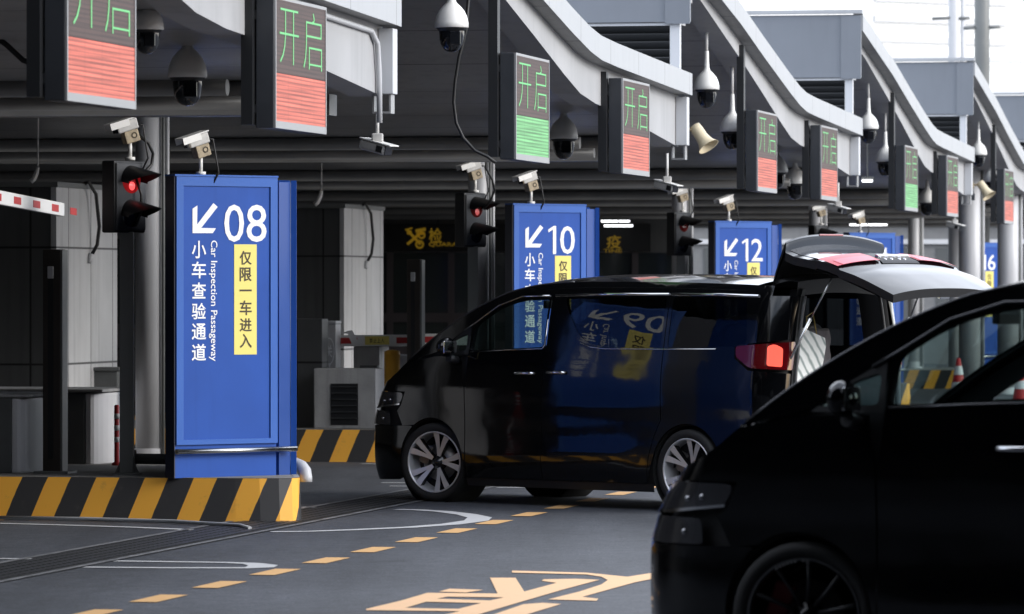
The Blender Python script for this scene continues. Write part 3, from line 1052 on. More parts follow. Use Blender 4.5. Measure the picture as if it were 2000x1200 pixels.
sg_ = "traffic lights at the lane entrances"
sig = make_signal(); sig.location = base(248, 41.6); tag(sig, "black traffic light with glowing red lens left of sign 08", "traffic light", sg_)
for k, lab in enumerate(("black traffic light with dim red lens left of sign 10", "small black traffic light left of sign 12", "far traffic light beside the thick grey column")):
    c = repeat(sig, base(248, 41.6) + STEP * (k + 1), lab)
    for ch in c.children:
        if ch.name.startswith(("lamp_core", "red_lens")):
            ch.data = ch.data.copy(); ch.data.materials[0] = M["dim_red"] if k == 0 and ch.name.startswith("lamp_core") else M["red_off"]


# plate reading cameras
def make_plate_cam():
    t = empty("plate_camera", (0, 0, 0), 0)
    mb = MB(); mb.cyl((0, 0, 0), (0, 0, .03), .045, n=16); mb.cyl((0, 0, .03), (0, 0, .17), .017, n=12); mb.build("stem", M["cam_white"], t)
    m = Matrix.Translation((0, 0, .22)) @ Matrix.Rotation(R(28), 4, 'Z') @ Matrix.Rotation(R(-17), 4, 'Y')
    mb = MB(); mb.box(-.07, .07, -.05, .05, -.06, .05, m); mb.build("bracket", M["rust"], t, .006)
    mb = MB(); mb.lathe([(.028, 0), (.028, .004), (.016, .004)], (0, 0, 0), 'Y', 14, False, m @ Matrix.Translation((.02, -.0545, 0))); mb.build("knob", M["brown_ink"], t)
    mb = MB(); mb.box(-.125, .085, -.06, .06, .051, .15, m); mb.build("shell", M["cam_old"], t, .012)
    mb = MB(); mb.box(-.19, .09, -.072, .072, .152, .162, m); mb.box(-.19, .0, -.072, -.064, .10, .152, m); mb.box(-.19, .0, .064, .072, .10, .152, m); mb.build("sunshield", M["cam_white"], t)
    mb = MB(); mb.box(-.13, -.124, -.052, .052, .057, .143, m); mb.build("front_glass", M["lens"], t)
    mb = MB(); mb.tube([m @ Vector((.085, 0, .08)), m @ Vector((.15, .0, .06)), (.16, .03, .02), (.10, .04, -.1)], .009, 8); mb.build("lead", M["cable"], t)
    return t


pg = "plate reading cameras on short stems"
pc = make_plate_cam(); pc.location = base(247, 41.6, 0) + Vector((.03, 0, 2.905)); pc.scale = (.9, .9, .9); tag(pc, "aged box camera on top of the traffic light beside sign 08", "camera", pg)
p0 = pc.location.copy()
for k, lab in enumerate(("aged box camera on the traffic light left of sign 10", "aged box camera on the traffic light left of sign 12", "aged box camera on the far traffic light")):
    repeat(pc, p0 + STEP * (k + 1), lab)
s0 = SL + Vector((.19, .19, SZ1 + .012))
for k, lab in enumerate(("white box camera on top of sign 08", "white box camera on top of sign 10", "white box camera on top of sign 12", "white box camera above the raised tailgate")):
    repeat(pc, s0 + STEP * k, lab, R(6))


# slim terminals with a dark slot
def make_terminal():
    t = empty("slot_terminal", (0, 0, 0), LANE_RZ)
    mb = MB(); mb.box(-.09, .06, 0, .16, 0, 1.84); mb.build("body", mat("bronze housing", (.035, .028, .024), .4, noise=.2, nscale=3), t, .006)
    mb = MB(); mb.box(.062, .078, .0, .16, .0, 1.835); mb.build("edge_plate", M["column_dark"], t)
    mb = MB(); mb.box(-.045, .0, -.004, .002, .12, 1.6); mb.build("slot", M["black"], t)
    mb = MB(); mb.box(-.045, .005, -.02, .002, 1.60, 1.70); mb.build("reader", M["column"], t, .006)
    mb = MB(); mb.box(-.15, .14, -.06, .22, 0, .02); mb.build("foot_plate", M["column_dark"], t)
    return t


tr = make_terminal(); tr.location = base(104, 42.0); tag(tr, "slim dark terminal with a slot left of the traffic light", "terminal", "slim slot terminals")
repeat(tr, base(104, 42.0) + STEP, "slim dark terminal with a pale edge left of the van's windscreen")


# white ended guard blocks
def make_block(w):
    t = empty("guard_block", (0, 0, 0), LANE_RZ)
    mb = MB(); mb.box(-1.6, 0, 0, 1.0, 0, .62); mb.build("body", M["concrete_dark"], t, .01)
    ring = [(.002, 0)]
    for i in range(13):
        a = R(-90 + 180 * i / 12); ring.append((.05 + .10 * math.cos(a), .5 + .5 * math.sin(a)))
    ring += [(.002, 1.0)]
    mb = MB(); mb.prism(ring, lambda x, y, z: Vector((x, y, z)), 0, .615); mb.build("rounded_end", M["white_stone"], t, .01)
    mb = MB(); mb.box(-1.6, .16, -.01, 1.01, .622, .65); mb.build("top_slab", M["concrete"], t, .008)
    return t


bl = make_block(1); bl.location = base(22, 42.1); tag(bl, "low concrete block with rounded pale end at the left border", "concrete block", "low concrete guard blocks")
repeat(bl, base(166, 44.2), "low concrete block with bright white rounded end left of the red striped post")

# red and white post, dark pipe
t = placed("delineator_post", 228, 43.95, "thin red and white delineator post beside the white block end", "delineator", rz=0)
mb = MB(); mb.lathe([(.045, 0), (.045, .02), (.022, .03), (.022, .505), (.016, .52), (0, .522)], n=14); mb.build("tube", M["red"], t)
for z in (.20, .30, .40):
    mb = MB(); mb.cyl((0, 0, z), (0, 0, z + .045), .0235, n=14); mb.build("white_band", M["white_paint"], t)
mb = MB(); mb.tube([base(262, 42.2, .46), base(300, 42.15, .46), base(345, 42.1, .46)], .045, 14); mb.cyl(base(262, 42.2, .46), base(266, 42.2, .46), .075, n=16)
tag(mb.build("dark_pipe", M["column_dark"]), "dark horizontal pipe between traffic light pole and sign 08", "pipe")
mb = MB(); mb.tube([base(536, 42.0, .432), base(560, 41.95, .434), base(577, 41.9, .43), base(589, 41.85, .41), base(596, 41.8, .375), base(598, 41.8, .32), base(598, 41.8, .285)], .05, 18)
tag(mb.build("elbow_pipe", M["white_metal"]), "pale elbow pipe bending down off the island beside sign 08", "pipe")

# booths
def make_booth():
    t = empty("inspection_booth", (0, 0, 0), LANE_RZ)
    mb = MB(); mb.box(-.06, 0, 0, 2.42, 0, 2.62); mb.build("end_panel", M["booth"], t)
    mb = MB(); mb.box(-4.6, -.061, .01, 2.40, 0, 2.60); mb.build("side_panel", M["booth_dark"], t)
    mb = MB(); mb.box(-4.65, .02, -.02, 2.45, 2.605, 2.66); mb.build("roof_edge", M["column_dark"], t)
    mb = MB(); mb.tube([(.01, 1.05, 2.66), (.05, 1.08, 2.68), (.10, 1.2, 2.55), (.11, 1.3, 2.2), (.08, 1.32, 2.0), (.03, 1.26, 1.88)], .02, 8); mb.build("lead", M["cable"], t)
    mb = MB(); mb.tube([(.03, 1.26, 1.9), (.01, 1.24, 1.8)], .03, 8); mb.build("socket", M["white_metal"], t)
    mb = MB(); mb.box(-3.2, -2.0, -.01, .012, 1.05, 2.2); mb.build("window", M["office_glass"], t)
    return t


bo = make_booth(); bo.location = Vector((XP(110, 54.6), 54.6, KZ)); tag(bo, "pale panelled booth end behind the traffic light of sign 08", "booth", "inspection booths")
repeat(bo, Vector((XP(672, 68.6), 68.6, KZ)), "pale panelled booth end between sign 08 and the quarantine board")
mb = MB(); mb.box(-.5, .0, 0, .35, 0, .62, Matrix.Translation(base(229, 56)) @ Matrix.Rotation(LANE_RZ, 4, 'Z')); mb.box(-.52, .03, -.03, .38, .62, .66, Matrix.Translation(base(229, 56)) @ Matrix.Rotation(LANE_RZ, 4, 'Z'))
tag(mb.build("meter_cabinet", M["concrete_dark"], None, .01), "small grey meter cabinet at the foot of the left booth", "cabinet")
for px, py, Y, lab in ((68, 341, 50, "small white spout hanging in the dark at the upper left"), (622, 386, 62, "small white hooked spout hanging right of sign 08")):
    mb = MB(); c = W(px, py, Y); k = Y / 10000
    mb.tube([c + Vector((6 * k, 0, 14 * k)), c + Vector((3 * k, 0, 2 * k)), c + Vector((-2 * k, 0, -9 * k)), c + Vector((-8 * k, 0, -14 * k))], [3.5 * k, 4.5 * k, 5 * k, 5 * k], 8)
    mb.tube([c + Vector((6 * k, 0, 14 * k)), c + Vector((7 * k, 0, 1.6))], .008, 6)
    tag(mb.build("spout", M["cam_white"]), lab, "spout")

# vent box, pillar with badge, cabinets, amber bollard on the second island
t = placed("vent_box", 732, 55.5, "concrete vent box with black louvre left of the van's nose", "vent box")
mb = MB(); mb.box(-.68, 0, 0, .42, 0, .655); mb.build("body", M["concrete"], t, .012)
mb = MB(); mb.box(.002, .012, .0, .42, .0, .65); mb.build("pale_side", M["white_stone"], t)
mb = MB(); mb.box(-.49, -.185, -.006, .004, .04, .49); mb.build("louvre_back", M["black"], t)
mb = MB()
for i in range(6): mb.box(-.48, -.195, -.03, .0, -.004, .004, Matrix.Translation((0, -.006, .10 + .068 * i)) @ Matrix.Rotation(R(-35), 4, 'X'))
mb.build("louvre", M["louvre"], t)
t = placed("badge_pillar", 642, 56.6, "grey pillar with round white badge at the barrier's pivot", "pillar")
mb = MB(); mb.box(-.07, .08, 0, .25, 0, 1.13); mb.build("body", M["column"], t, .006)
mb = MB(); mb.box(-.085, .085, -.01, .26, 1.132, 1.165); mb.build("cap", M["white_metal"], t, .005)
mb = MB(); mb.box(-.086, -.074, -.008, .1, .0, 1.13); mb.build("edge_strip", M["white_metal"], t)
mb = MB()
ra, rb = [], []
for i in range(29):
    a = 2 * math.pi * i / 28
    ra.append(Vector((.006 + .062 * math.cos(a), -.003, .83 + .15 * math.sin(a)))); rb.append(Vector((.006 + .052 * math.cos(a), -.003, .83 + .135 * math.sin(a))))
mb.strip(ra, rb)
mb.add([(-.005, -.003, .685), (.025, -.003, .69), (.012, -.003, .64)], [(0, 1, 2)])
put_text(mb, "关", lambda u, v, d: Vector((u, -.003, v)), -.03, .042, .76, .90, 0, .02)
mb.build("badge", M["white_film"], t)
mb = MB(); mb.box(-.45, 0, 0, .3, 0, 1.19); t = mb.build("dark_cabinet", M["booth_dark"], None, .01, base(629, 56.2)); t.rotation_euler = (0, 0, LANE_RZ)
tag(t, "tall dark cabinet between sign 08 and the badge pillar", "cabinet")
t = placed("grey_cabinet", 741, 57.6, "grey cabinet with pale lid under the barrier boom", "cabinet")
mb = MB(); mb.box(-.30, 0, 0, .5, 0, .87); mb.build("body", M["concrete"], t, .006)
mb = MB(); mb.box(-.32, .24, -.02, .55, .872, .91); mb.build("lid", M["white_metal"], t, .006)
mb = MB(); mb.box(-.2, .0, -.12, -.005, .0, .66); mb.build("side_box", M["concrete_dark"], t, .006)
t = placed("amber_bollard", 766, 56.3, "thick amber bollard in front of the grey cabinet", "bollard", rz=0)
mb = MB(); mb.cyl((0, 0, 0), (0, 0, .80), .088, n=28); mb.build("post", M["amber"], t)
mb = MB(); mb.lathe([(.089, .80), (.085, .83), (.05, .845), (0, .848)], n=28); mb.build("cap", M["amber"], t)
mb = MB(); mb.box(0, .5, 0, .4, 0, .78); t = mb.build("pale_cabinet", M["white_stone"], None, .01, base(770, 57.2)); t.rotation_euler = (0, 0, LANE_RZ)
tag(t, "pale cabinet behind the amber bollard", "cabinet")


# barrier booms
def make_boom(P, Q, label, h=.115, n=4, first=.2, step=.62, sticker=None, mast=None):
    t = empty("barrier_boom", P, 0, label, "barrier boom", "red and white barrier booms")
    d = (Q - P); L = d.length; d.normalize()
    side = Vector((-d.y, d.x, 0)).normalized(); up = d.cross(side) if d.cross(side).z > 0 else -d.cross(side)
    if side.y > 0: side = -side       # towards the viewer
    fn = lambda u, v, w_: d * u + up * v + side * w_
    mb = MB(); mb.prism([(0, -h / 2), (L, -h / 2), (L, h / 2), (0, h / 2)], fn, -.04, 0); mb.build("bar", M["white_paint"], t, .006)
    for i in range(n):
        u = first + step * i
        if sticker and sticker[0] - .1 < u < sticker[1]: continue
        mb = MB(); mb.prism([(u, -h * .26), (u + step * .36, -h * .26), (u + step * .36, h * .26), (u, h * .26)], fn, 0, .003); mb.build("red_patch", M["red"], t)
    if sticker:
        a, b = sticker
        mb = MB(); mb.prism([(a, -h * .38), (b, -h * .38), (b, h * .38), (a, h * .38)], fn, 0, .003); mb.build("sticker", M["yellow_film"], t)
        mb = MB()
        for i, ch in enumerate("禁止上人"): put_text(mb, ch, fn, a + .05 + i * .043, a + .085 + i * .043, -h * .2, h * .2, .004, .01)
        mb.build("sticker_lettering", M["brown_ink"], t)
    if mast:
        mb = MB(); mb.box(-.15, .15, -.15, .15, -P.z, .12); mb.build("mast", M["concrete_dark"], t, .01)
    return t


make_boom(W(-640, 262, 32.4), W(126, 410, 43), "red and white barrier boom coming in from the left border", .112, 17, .44, .655, None, True)
make_boom(W(655, 666, 57), W(797, 665, 57), "level barrier boom with yellow sticker left of the van's windscreen", .125, 2, .0, .68, (.33, .60))
make_boom(W(828, 663.5, 58), W(960, 663.5, 58), "barrier boom end right of the slim terminal, partly behind the van", .13, 2, .0, .5)
t = empty("boom_arm", W(655, 650, 56.9), 0, "white lever arm with clamp on the level barrier boom", "lever")
k = .00569
mb = MB(); mb.box(0, 24 * k, -.03, 0, -1.5 * k, 1.5 * k); mb.build("rod", M["white_metal"], t)
mb = MB(); mb.prism([(22 * k, 3 * k), (33 * k, 5 * k), (46 * k, -20 * k), (34 * k, -26 * k)], lambda u, v, d: Vector((u, -d, v)), .0, .05); mb.build("clamp", M["white_paint"], t)

# ------------------------------------------------------------------ cameras under the canopies
def soffit_z(x, y):
    q = x * math.sin(A) + y * math.cos(A)
    q0 = CAN0.x * math.sin(A) + CAN0.y * math.cos(A); st = 13.8 / math.cos(A) * (1)
    s = (q - q0) % (STEP.length)
    return lerp_prof(BOT, s) + .06


def make_dome(stem):
    t = empty("dome_camera", (0, 0, 0), 0)
    mb = MB(); mb.lathe([(.024, .42), (.027, .30), (.031, .235), (.042, .205), (.072, .178), (.106, .138), (.128, .09), (.139, .04), (.141, 0), (.134, -.004), (.10, -.004)], n=32); mb.build("hood", M["cam_white"], t)
    mb = MB(); mb.lathe([(.105, -.003), (.105, -.06), (.10, -.10), (.09, -.14), (.066, -.18), (.035, -.2), (0, -.207)], n=32); mb.build("dome", M["dome"], t)
    mb = MB(); mb.lathe([(.128, -.003), (.118, -.02), (.106, -.03)], n=32); mb.build("collar", M["black"], t)
    mb = MB(); mb.box(-.02, .075, -.112, -.09, -.15, -.03); mb.build("lens_window", M["dome"], t, .01)
    mb = MB(); mb.cyl((0, 0, .40), (0, 0, .42 + stem), .017, n=12); mb.lathe([(.055, .42 + stem), (.055, .40 + stem), (.02, .395 + stem)], n=16); mb.build("stem", M["cam_white"], t)
    return t


dg_ = "dome cameras hanging under the canopies"
D = [(882, 54, 42.3, "large dome camera hanging right of the white beam end, black lead beside it"),
     (366, 151, 36.3, "large dome camera hanging between the two nearest red boards"),
     (1101, 271, 50.1, "dome camera between the green board and the red board of sign 10"),
     (1380, 175, 55.9, "dome camera hanging left of the third canopy's slanted beam"),
     (1430, 257, 57.6, "dome camera half hidden by the board right of the near horn"),
     (1517, 337, 63.9, "dome camera peeking out right of the board beside the near horn"),
     (1553, 359, 65.5, "shaded dome camera left of the board above sign 12"),
     (1696, 252, 69.7, "dome camera hanging right of the fourth canopy's start"),
     (1729, 316, 71.6, "dome camera left of the small green board"),
     (1811, 396, 78.2, "shaded dome camera between the far green and red boards"),
     (1911, 303, 83.8, "dome camera above the far cream horn"),
     (1938, 355, 86.0, "dome camera right of the far cream horn, half hidden")]
dome = None
for px, py, Y, lab in D:
    p = W(px, py, Y)
    stem = max(.02, soffit_z(p.x, p.y) - p.z - .42)
    if dome is None:
        d = dome = make_dome(.02); tag(d, lab, "dome camera", dg_)
    else:
        d = copy_tree(dome); d["label"] = lab
    d.location = p
    for ch in d.children:
        if ch.name.startswith("stem"):
            ch.data = ch.data.copy()
            for v in ch.data.vertices:
                if v.co.z > .41: v.co.z += stem - .02
    if py == 151:
        # second, blurred camera head behind the nearest board
        pass


def make_bullet():
    t = empty("bullet_camera", (0, 0, 0), 0)
    mb = MB(); mb.cyl((0, 0, .05), (0, 0, .30), .014, n=12); mb.build("stem", M["cam_white"], t)
    mb = MB(); mb.box(-.045, .045, -.04, .04, -.01, .06); mb.build("joint", M["cam_old"], t, .012)
    m = Matrix.Translation((0, 0, -.045)) @ Matrix.Rotation(R(-38), 4, 'Z') @ Matrix.Rotation(R(13), 4, 'Y')
    mb = MB(); mb.box(-.15, .11, -.05, .05, -.045, .035, m); mb.build("shell", M["cam_old"], t, .02)
    mb = MB(); mb.box(-.15, .165, -.056, .056, .036, .046, m); mb.build("sunshield", M["cam_white"], t, .004)
    mb = MB(); mb.box(.111, .118, -.042, .042, -.04, .03, m); mb.build("front_glass", M["lens"], t)
    mb = MB(); mb.box(.03, .09, -.053, -.049, -.03, .02, m); mb.build("side_window", M["black"], t)
    return t


bu = make_bullet(); bu.location = W(737, 276, 39.5); tag(bu, "bullet camera hanging below the nearest white beam's end", "camera", "bullet cameras at the beam ends")
repeat(bu, W(1303, 356, 53.3), "bullet camera hanging below the near cream horn")
repeat(bu, W(1637, 402, 67), "bullet camera hanging right of the board above sign 12")
repeat(bu, W(1865, 436, 80.5), "bullet camera hanging under the far cream horn")
d = repeat(dome, W(287, 58, 34.0), "dim dome camera half hidden behind the nearest red board")
d.scale = (.8, .8, .8)


def make_horn():
    t = empty("horn_speaker", (0, 0, 0), 0)
    m = Matrix.Rotation(R(-32), 4, 'Z') @ Matrix.Rotation(R(142), 4, 'Y')
    mb = MB(); mb.lathe([(0, -.16), (.062, -.155), (.066, -.10), (.066, -.02), (.074, .03), (.09, .08), (.115, .115), (.12, .12), (.11, .115), (.085, .078), (.06, .03), (.03, .0), (0, 0)], n=28, m=m); mb.build("horn", M["horn"], t)
    mb = MB(); mb.tube([(-.19, .02, .085), (-.10, .02, .085), (-.05, .0, .06)], .016, 8); mb.box(-.215, -.175, -.02, .05, .03, .13); mb.build("bracket", M["rust"], t)
    mb = MB(); mb.tube([(-.19, .0, .62), (-.185, -.01, .3), (-.195, -.01, .05), (-.18, -.01, -.05)], .006, 6); mb.box(-.215, -.165, -.03, .02, -.16, -.05); mb.build("lead_box", M["housing"], t)
    return t


ho = make_horn(); ho.location = W(1372, 270, 53.4); tag(ho, "cream horn loudspeaker on the beam end right of the board over sign 10", "loudspeaker", "cream horn loudspeakers")
repeat(ho, W(1924, 372, 81.2), "cream horn loudspeaker on the far beam end beside the last boards")

mb = MB(); mb.tube([W(918, -40, 43), W(910, 60, 43), W(897, 110, 43), W(889, 160, 43), W(886, 200, 43), W(891, 240, 43), W(905, 270, 43), W(928, 295, 43), W(952, 306, 43), W(968, 318, 43)], .014, 8)
tag(mb.build("hanging_cable", M["cable"]), "thick black cable looping down beside the large dome camera", "cable")
mb = MB(); mb.tube([W(-30, 55, 36), W(15, 90, 36), W(45, 118, 36), W(75, 130, 36)], .02, 8)
tag(mb.build("hanging_cable", M["cable"]), "black cable sagging at the upper left border", "cable")
mb = MB(); mb.tube([W(268, 262, 41.7), W(290, 280, 41.7), W(299, 300, 41.8), W(296, 322, 41.8), W(283, 336, 41.7), W(262, 345, 41.6)], .013, 8); mb.tube([W(266, 350, 41.55), W(276, 380, 41.55), W(276, 415, 41.55), W(262, 448, 41.6)], .011, 8)
tag(mb.build("hanging_cable", M["cable"]), "black cable looped round the big nearest traffic light", "cable")
mb = MB(); mb.tube([W(948, 300, 55), W(950, 330, 55), W(962, 352, 55), W(966, 372, 55), W(958, 392, 55), W(945, 410, 55)], .013, 8)
tag(mb.build("hanging_cable", M["cable"]), "thin black cable beside the traffic light behind the van's windscreen", "cable")

# ceiling lamps
for px, py, Y, w, lab in ((288, 113, 45, .20, "small lit ceiling lamp right of the nearest red board"), (1202, 432, 94, .52, "upper lit tube lamp right of sign 10"), (1208, 441, 90, .50, "lower lit tube lamp right of sign 10"),
                          (1696, 439, 99, .72, "lit tube lamp behind the camera above the raised tailgate"), (1694, 353, 71, .14, "tiny lit lamp under the fourth canopy's low end")):
    t = empty("ceiling_lamp", W(px, py, Y), 0, lab, "ceiling lamp", "lit lamps under the canopies")
    mb = MB(); mb.box(-w / 2, w / 2, -.06, .06, -.02, .012); mb.build("tube", M["lamp"], t)
    mb = MB(); mb.box(-w / 2 - .02, w / 2 + .02, -.08, .08, .014, .05); mb.box(-.01, .01, -.01, .01, .05, .8); mb.build("body", M["column_dark"], t)

# ------------------------------------------------------------------ buildings at the back
t = empty("quarantine_office", (0, 96, 0), 0, "dark office with black board of gold lettering behind the lanes", "office")
YB = 96
fo = lambda u, v, d=0.: Vector((u, -d, v))
mb = MB(); mb.box(-22, 3.4, 0, 12, 2.55, 3.5); mb.build("wall", M["booth_dark"], t)
mb = MB(); mb.box(XP(752, YB), XP(1270, YB), -.25, -.01, CAMZ - (492 - HY) / F * YB, CAMZ - (438 - HY) / F * YB); mb.build("sign_board", M["board"], t)
mb = MB()


def qt(s, x0, x1, y0, y1, b=.0):
    put_text(mb, s, fo, XP(x0, YB), XP(x1, YB), CAMZ - (y1 - HY) / F * YB, CAMZ - (y0 - HY) / F * YB, .256, b)


qt("检", 838, 864, 446, 476, .012); qt("疫", 1184, 1212, 460, 486, .012)
qt("QUARAN", 838, 905, 474, 483, .01); qt("TINE", 1178, 1214, 487, 494, .01)
# crossed key and staff emblem
def stroke(x0, y0, x1, y1, w):
    a, b = Vector((XP(x0, YB), 0, CAMZ - (y0 - HY) / F * YB)), Vector((XP(x1, YB), 0, CAMZ - (y1 - HY) / F * YB))
    d = (b - a).normalized(); n = Vector((-d.z, 0, d.x)) * w / 2; o = Vector((0, -.256, 0))
    mb.add([a + n + o, a - n + o, b - n + o, b + n + o], [(0, 1, 2, 3)])


stroke(796, 450, 822, 478, .05); stroke(826, 452, 796, 478, .05); stroke(792, 450, 806, 446, .03); stroke(796, 458, 804, 452, .04); stroke(812, 452, 832, 448, .06); stroke(814, 458, 830, 456, .05)
for i in range(10):
    a0, a1 = 2 * math.pi * i / 10, 2 * math.pi * (i + 1) / 10
    stroke(820 + 7 * math.cos(a0), 478 + 7 * math.sin(a0), 820 + 7 * math.cos(a1), 478 + 7 * math.sin(a1), .035)
    stroke(824 + 6 * math.cos(a0), 460 + 6 * math.sin(a0), 824 + 6 * math.cos(a1), 460 + 6 * math.sin(a1), .035)
mb.build("gold_lettering", M["gold"], t)
mb = MB(); mb.box(-22, 3.4, .05, 11, .9, 2.55); mb.build("glazing", M["office_glass"], t)
mb = MB(); mb.box(-22, 3.4, .0, .3, 0, .9)
for x in np.arange(-21.9, 3.4, 1.15): mb.box(x, x + .12, -.02, .10, .9, 2.55)
mb.box(-22, 3.4, -.015, .09, 1.25, 1.42)
mb.build("window_frame", M["office_frame"], t)
t = empty("glass_hall", (0, 128, 0), 0, "grey glazed hall beyond the last lanes", "hall")
mb = MB(); mb.box(4.4, 16.5, 0, 10, 0, 4.3); mb.build("wall", M["office"], t)
mb = MB()
for i in range(8): mb.box(4.8 + i * 1.45, 5.9 + i * 1.45, -.02, -.005, .9, 2.9)
mb.build("glazing", mat("hall glass", (.10, .105, .105), .15, coat=.3), t)
mb = MB(); mb.box(4.4, 16.5, -.1, -.021, 3.0, 3.12); mb.box(4.4, 16.5, -.15, -.03, 3.5, 3.9); mb.build("band", M["column"], t)

P0 = Vector((XP(1300, 210), 210, 0)); td = Vector((.85, .527, 0))
_, fw, _ = plane_px(P0, P0 + td * 80)
t = empty("white_building", P0, 0, "tall white sunlit building with ribbon lines behind the canopies", "building")
fwr = rel(fw, P0)
mb = MB(); mb.prism([(0, 0), (95, 0), (95, 45), (0, 45)], fwr, -20, 0); mb.build("wall", M["facade"], t)
for i, (z, h) in enumerate(((9.2, .35), (11.6, .2), (7.2, .5), (14.2, .3))):
    mb = MB(); mb.prism([(0, z), (95, z), (95, z + h), (0, z + h)], fwr, 0, .05); mb.build("ledge", M["white_metal"], t)
for j in range(6):
    for (u0, u1) in ((10.5, 14.5), (15.2, 17.5)):
        z = 12.3 + j * .85
        mb = MB(); mb.prism([(u0, z), (u1, z), (u1, z + .28), (u0, z + .28)], fwr, 0, .1); mb.build("ribbon_window", M["facade_line"], t)

for px, w, Y, lab, arms in ((1863, .115, 108, "pale steel mast above the far canopy", ((-.46, -.06, 37), (.1, .33, 37))), (1918, .15, 104, "darker steel mast right of the pale mast", ((-.38, -.1, 56), (.1, .36, 54.5)))):
    t = empty("steel_mast", (XP(px, Y), Y, 0), 0, lab, "mast", "steel masts behind the canopies")
    mb = MB(); mb.cyl((0, 0, 0), (0, 0, 14), w * 1.05, w, 24); mb.build("shaft", M["column"] if px == 1863 else M["column_dark"], t)
    mb = MB()
    for a, b, py in arms:
        z = CAMZ - (py - HY) / F * Y; mb.tube([(a, -.05, z), (b, -.05, z + .02)], .035, 8)
    mb.build("arm", M["column_dark"], t)
    if px == 1863:
        mb = MB(); mb.cyl((.19, 0, 0), (.19, 0, 14), .05, n=10); mb.build("downpipe", M["column"], t)

# cones, red barrier by the last island
def make_cone():
    t = empty("traffic_cone", (0, 0, 0), 0)
    rr = lambda z: .165 - .135 * z / .75
    mb = MB(); mb.lathe([(rr(z), z) for z in (.03, .2, .4, .6, .75)] + [(0, .752)], n=24); mb.build("cone", M["red"], t)
    for a, b in ((.22, .36), (.48, .62)):
        mb = MB(); mb.lathe([(rr(a) + .003, a), (rr(b) + .003, b)], n=24); mb.build("white_band", M["white_paint"], t)
    mb = MB(); mb.box(-.19, .19, -.19, .19, 0, .035); mb.build("foot", M["black"], t, .01)
    return t


cn = make_cone(); cn.location = G(1872, 790); tag(cn, "red and white cone before the far striped kerb", "traffic cone", "traffic cones by the far island")
repeat(cn, G(1996, 786), "red and white cone at the right border beside the red barrier")
t = empty("water_barrier", G(1985, 770), 0, "red plastic barrier at the right border behind the near van", "barrier")
mb = MB(); mb.prism([(-.28, 0), (.28, 0), (.20, .12), (.14, .5), (-.14, .5), (-.20, .12)], lambda u, v, d: Vector((d, u, v)), -.36, .5); mb.build("shell", mat("red plastic", (.55, .06, .02), .4), t, .02)
mb = MB(); mb.box(-.34, .2, -.24, -.2, .30, .36); mb.build("label_band", M["white_paint"], t)

# shaded hall side that closes off the lanes on the far left
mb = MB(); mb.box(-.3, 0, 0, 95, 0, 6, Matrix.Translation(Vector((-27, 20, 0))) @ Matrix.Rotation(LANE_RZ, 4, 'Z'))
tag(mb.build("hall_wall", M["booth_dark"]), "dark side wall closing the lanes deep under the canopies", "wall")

# ------------------------------------------------------------------ the two black vans (local x runs from nose to tail, y to the van's right, z up)
M.update(
    paint=mat("black paint", (.0020, .0022, .0028), .10, coat=.55, spec=.25),
    trim=mat("black plastic", (.012, .012, .013), .5),
    chrome=mat("chrome", (.75, .75, .76), .10, 1.0),
    satin=mat("satin trim", (.11, .11, .115), .25, .7),
    tyre=mat("tyre rubber", (.012, .012, .012), .75),
    alloy=mat("machined alloy", (.66, .66, .67), .38, .55),
    alloy_black=mat("black alloy", (.010, .010, .011), .25, .3, coat=.5),
    disc=mat("brake disc", (.20, .19, .18), .4, .8),
    caliper=mat("red caliper", (.22, .01, .012), .45),
    well=mat("wheel well", (.006, .006, .006), .9),
    interior=mat("dark interior", (.010, .010, .011), .75),
    headliner=mat("headliner", (.035, .035, .035), .9),
    seat=mat("dark leather", (.014, .014, .015), .5),
    dash=mat("lit dash top", (.10, .14, .16), .55),  # daylight on the dash put into this blue grey colour
    lamp_red=mat("red lamp glass", (.09, .002, .004), .08, coat=1),
    lamp_lit=mat("lit tail lamp", (.6, .05, .03), .2, emit=(1.0, .12, .08), es=.8, coat=1),
    lamp_clear=mat("clear lamp glass", (.045, .045, .05), .12, .3, coat=1),
    lamp_chrome=mat("lamp reflector", (.5, .5, .52), .2, 1.0),
    plate=mat("plate blue", (.01, .03, .12), .4),
    plate_amber=mat("plate amber", (.45, .28, .08), .4),
)
_nt = M["paint"].node_tree
_b = _nt.nodes["Principled BSDF"]; _tc = [n for n in _nt.nodes if n.type == 'TEX_COORD'][0]
_n = _nt.nodes.new("ShaderNodeTexNoise"); _n.inputs["Scale"].default_value = 1.7; _n.inputs["Detail"].default_value = 2
_nt.links.new(_tc.outputs["Object"], _n.inputs["Vector"])
_bp = _nt.nodes.new("ShaderNodeBump"); _bp.inputs["Strength"].default_value = .35; _bp.inputs["Distance"].default_value = .02
_nt.links.new(_n.outputs[0], _bp.inputs["Height"]); _nt.links.new(_bp.outputs[0], _b.inputs["Normal"]); _nt.links.new(_bp.outputs[0], _b.inputs["Coat Normal"])
_n2 = _nt.nodes.new("ShaderNodeTexNoise"); _n2.inputs["Scale"].default_value = 5; _n2.inputs["Detail"].default_value = 8
_nt.links.new(_tc.outputs["Object"], _n2.inputs["Vector"])
_mr = _nt.nodes.new("ShaderNodeMapRange"); _mr.inputs[1].default_value = .35; _mr.inputs[2].default_value = .7; _mr.inputs[3].default_value = .02; _mr.inputs[4].default_value = .10
_nt.links.new(_n2.outputs[0], _mr.inputs[0]); _nt.links.new(_mr.outputs[0], _b.inputs["Coat Roughness"])
GLASS_F = glass_mat("front side glass", (.42, .52, .50))
GLASS_R = glass_mat("privacy glass", (.045, .05, .055))
GLASS_W = glass_mat("screen glass", (.62, .70, .68))

VL = 4.98
NA = .72            # length of the rounded nose
RB = .24            # rear corner radius


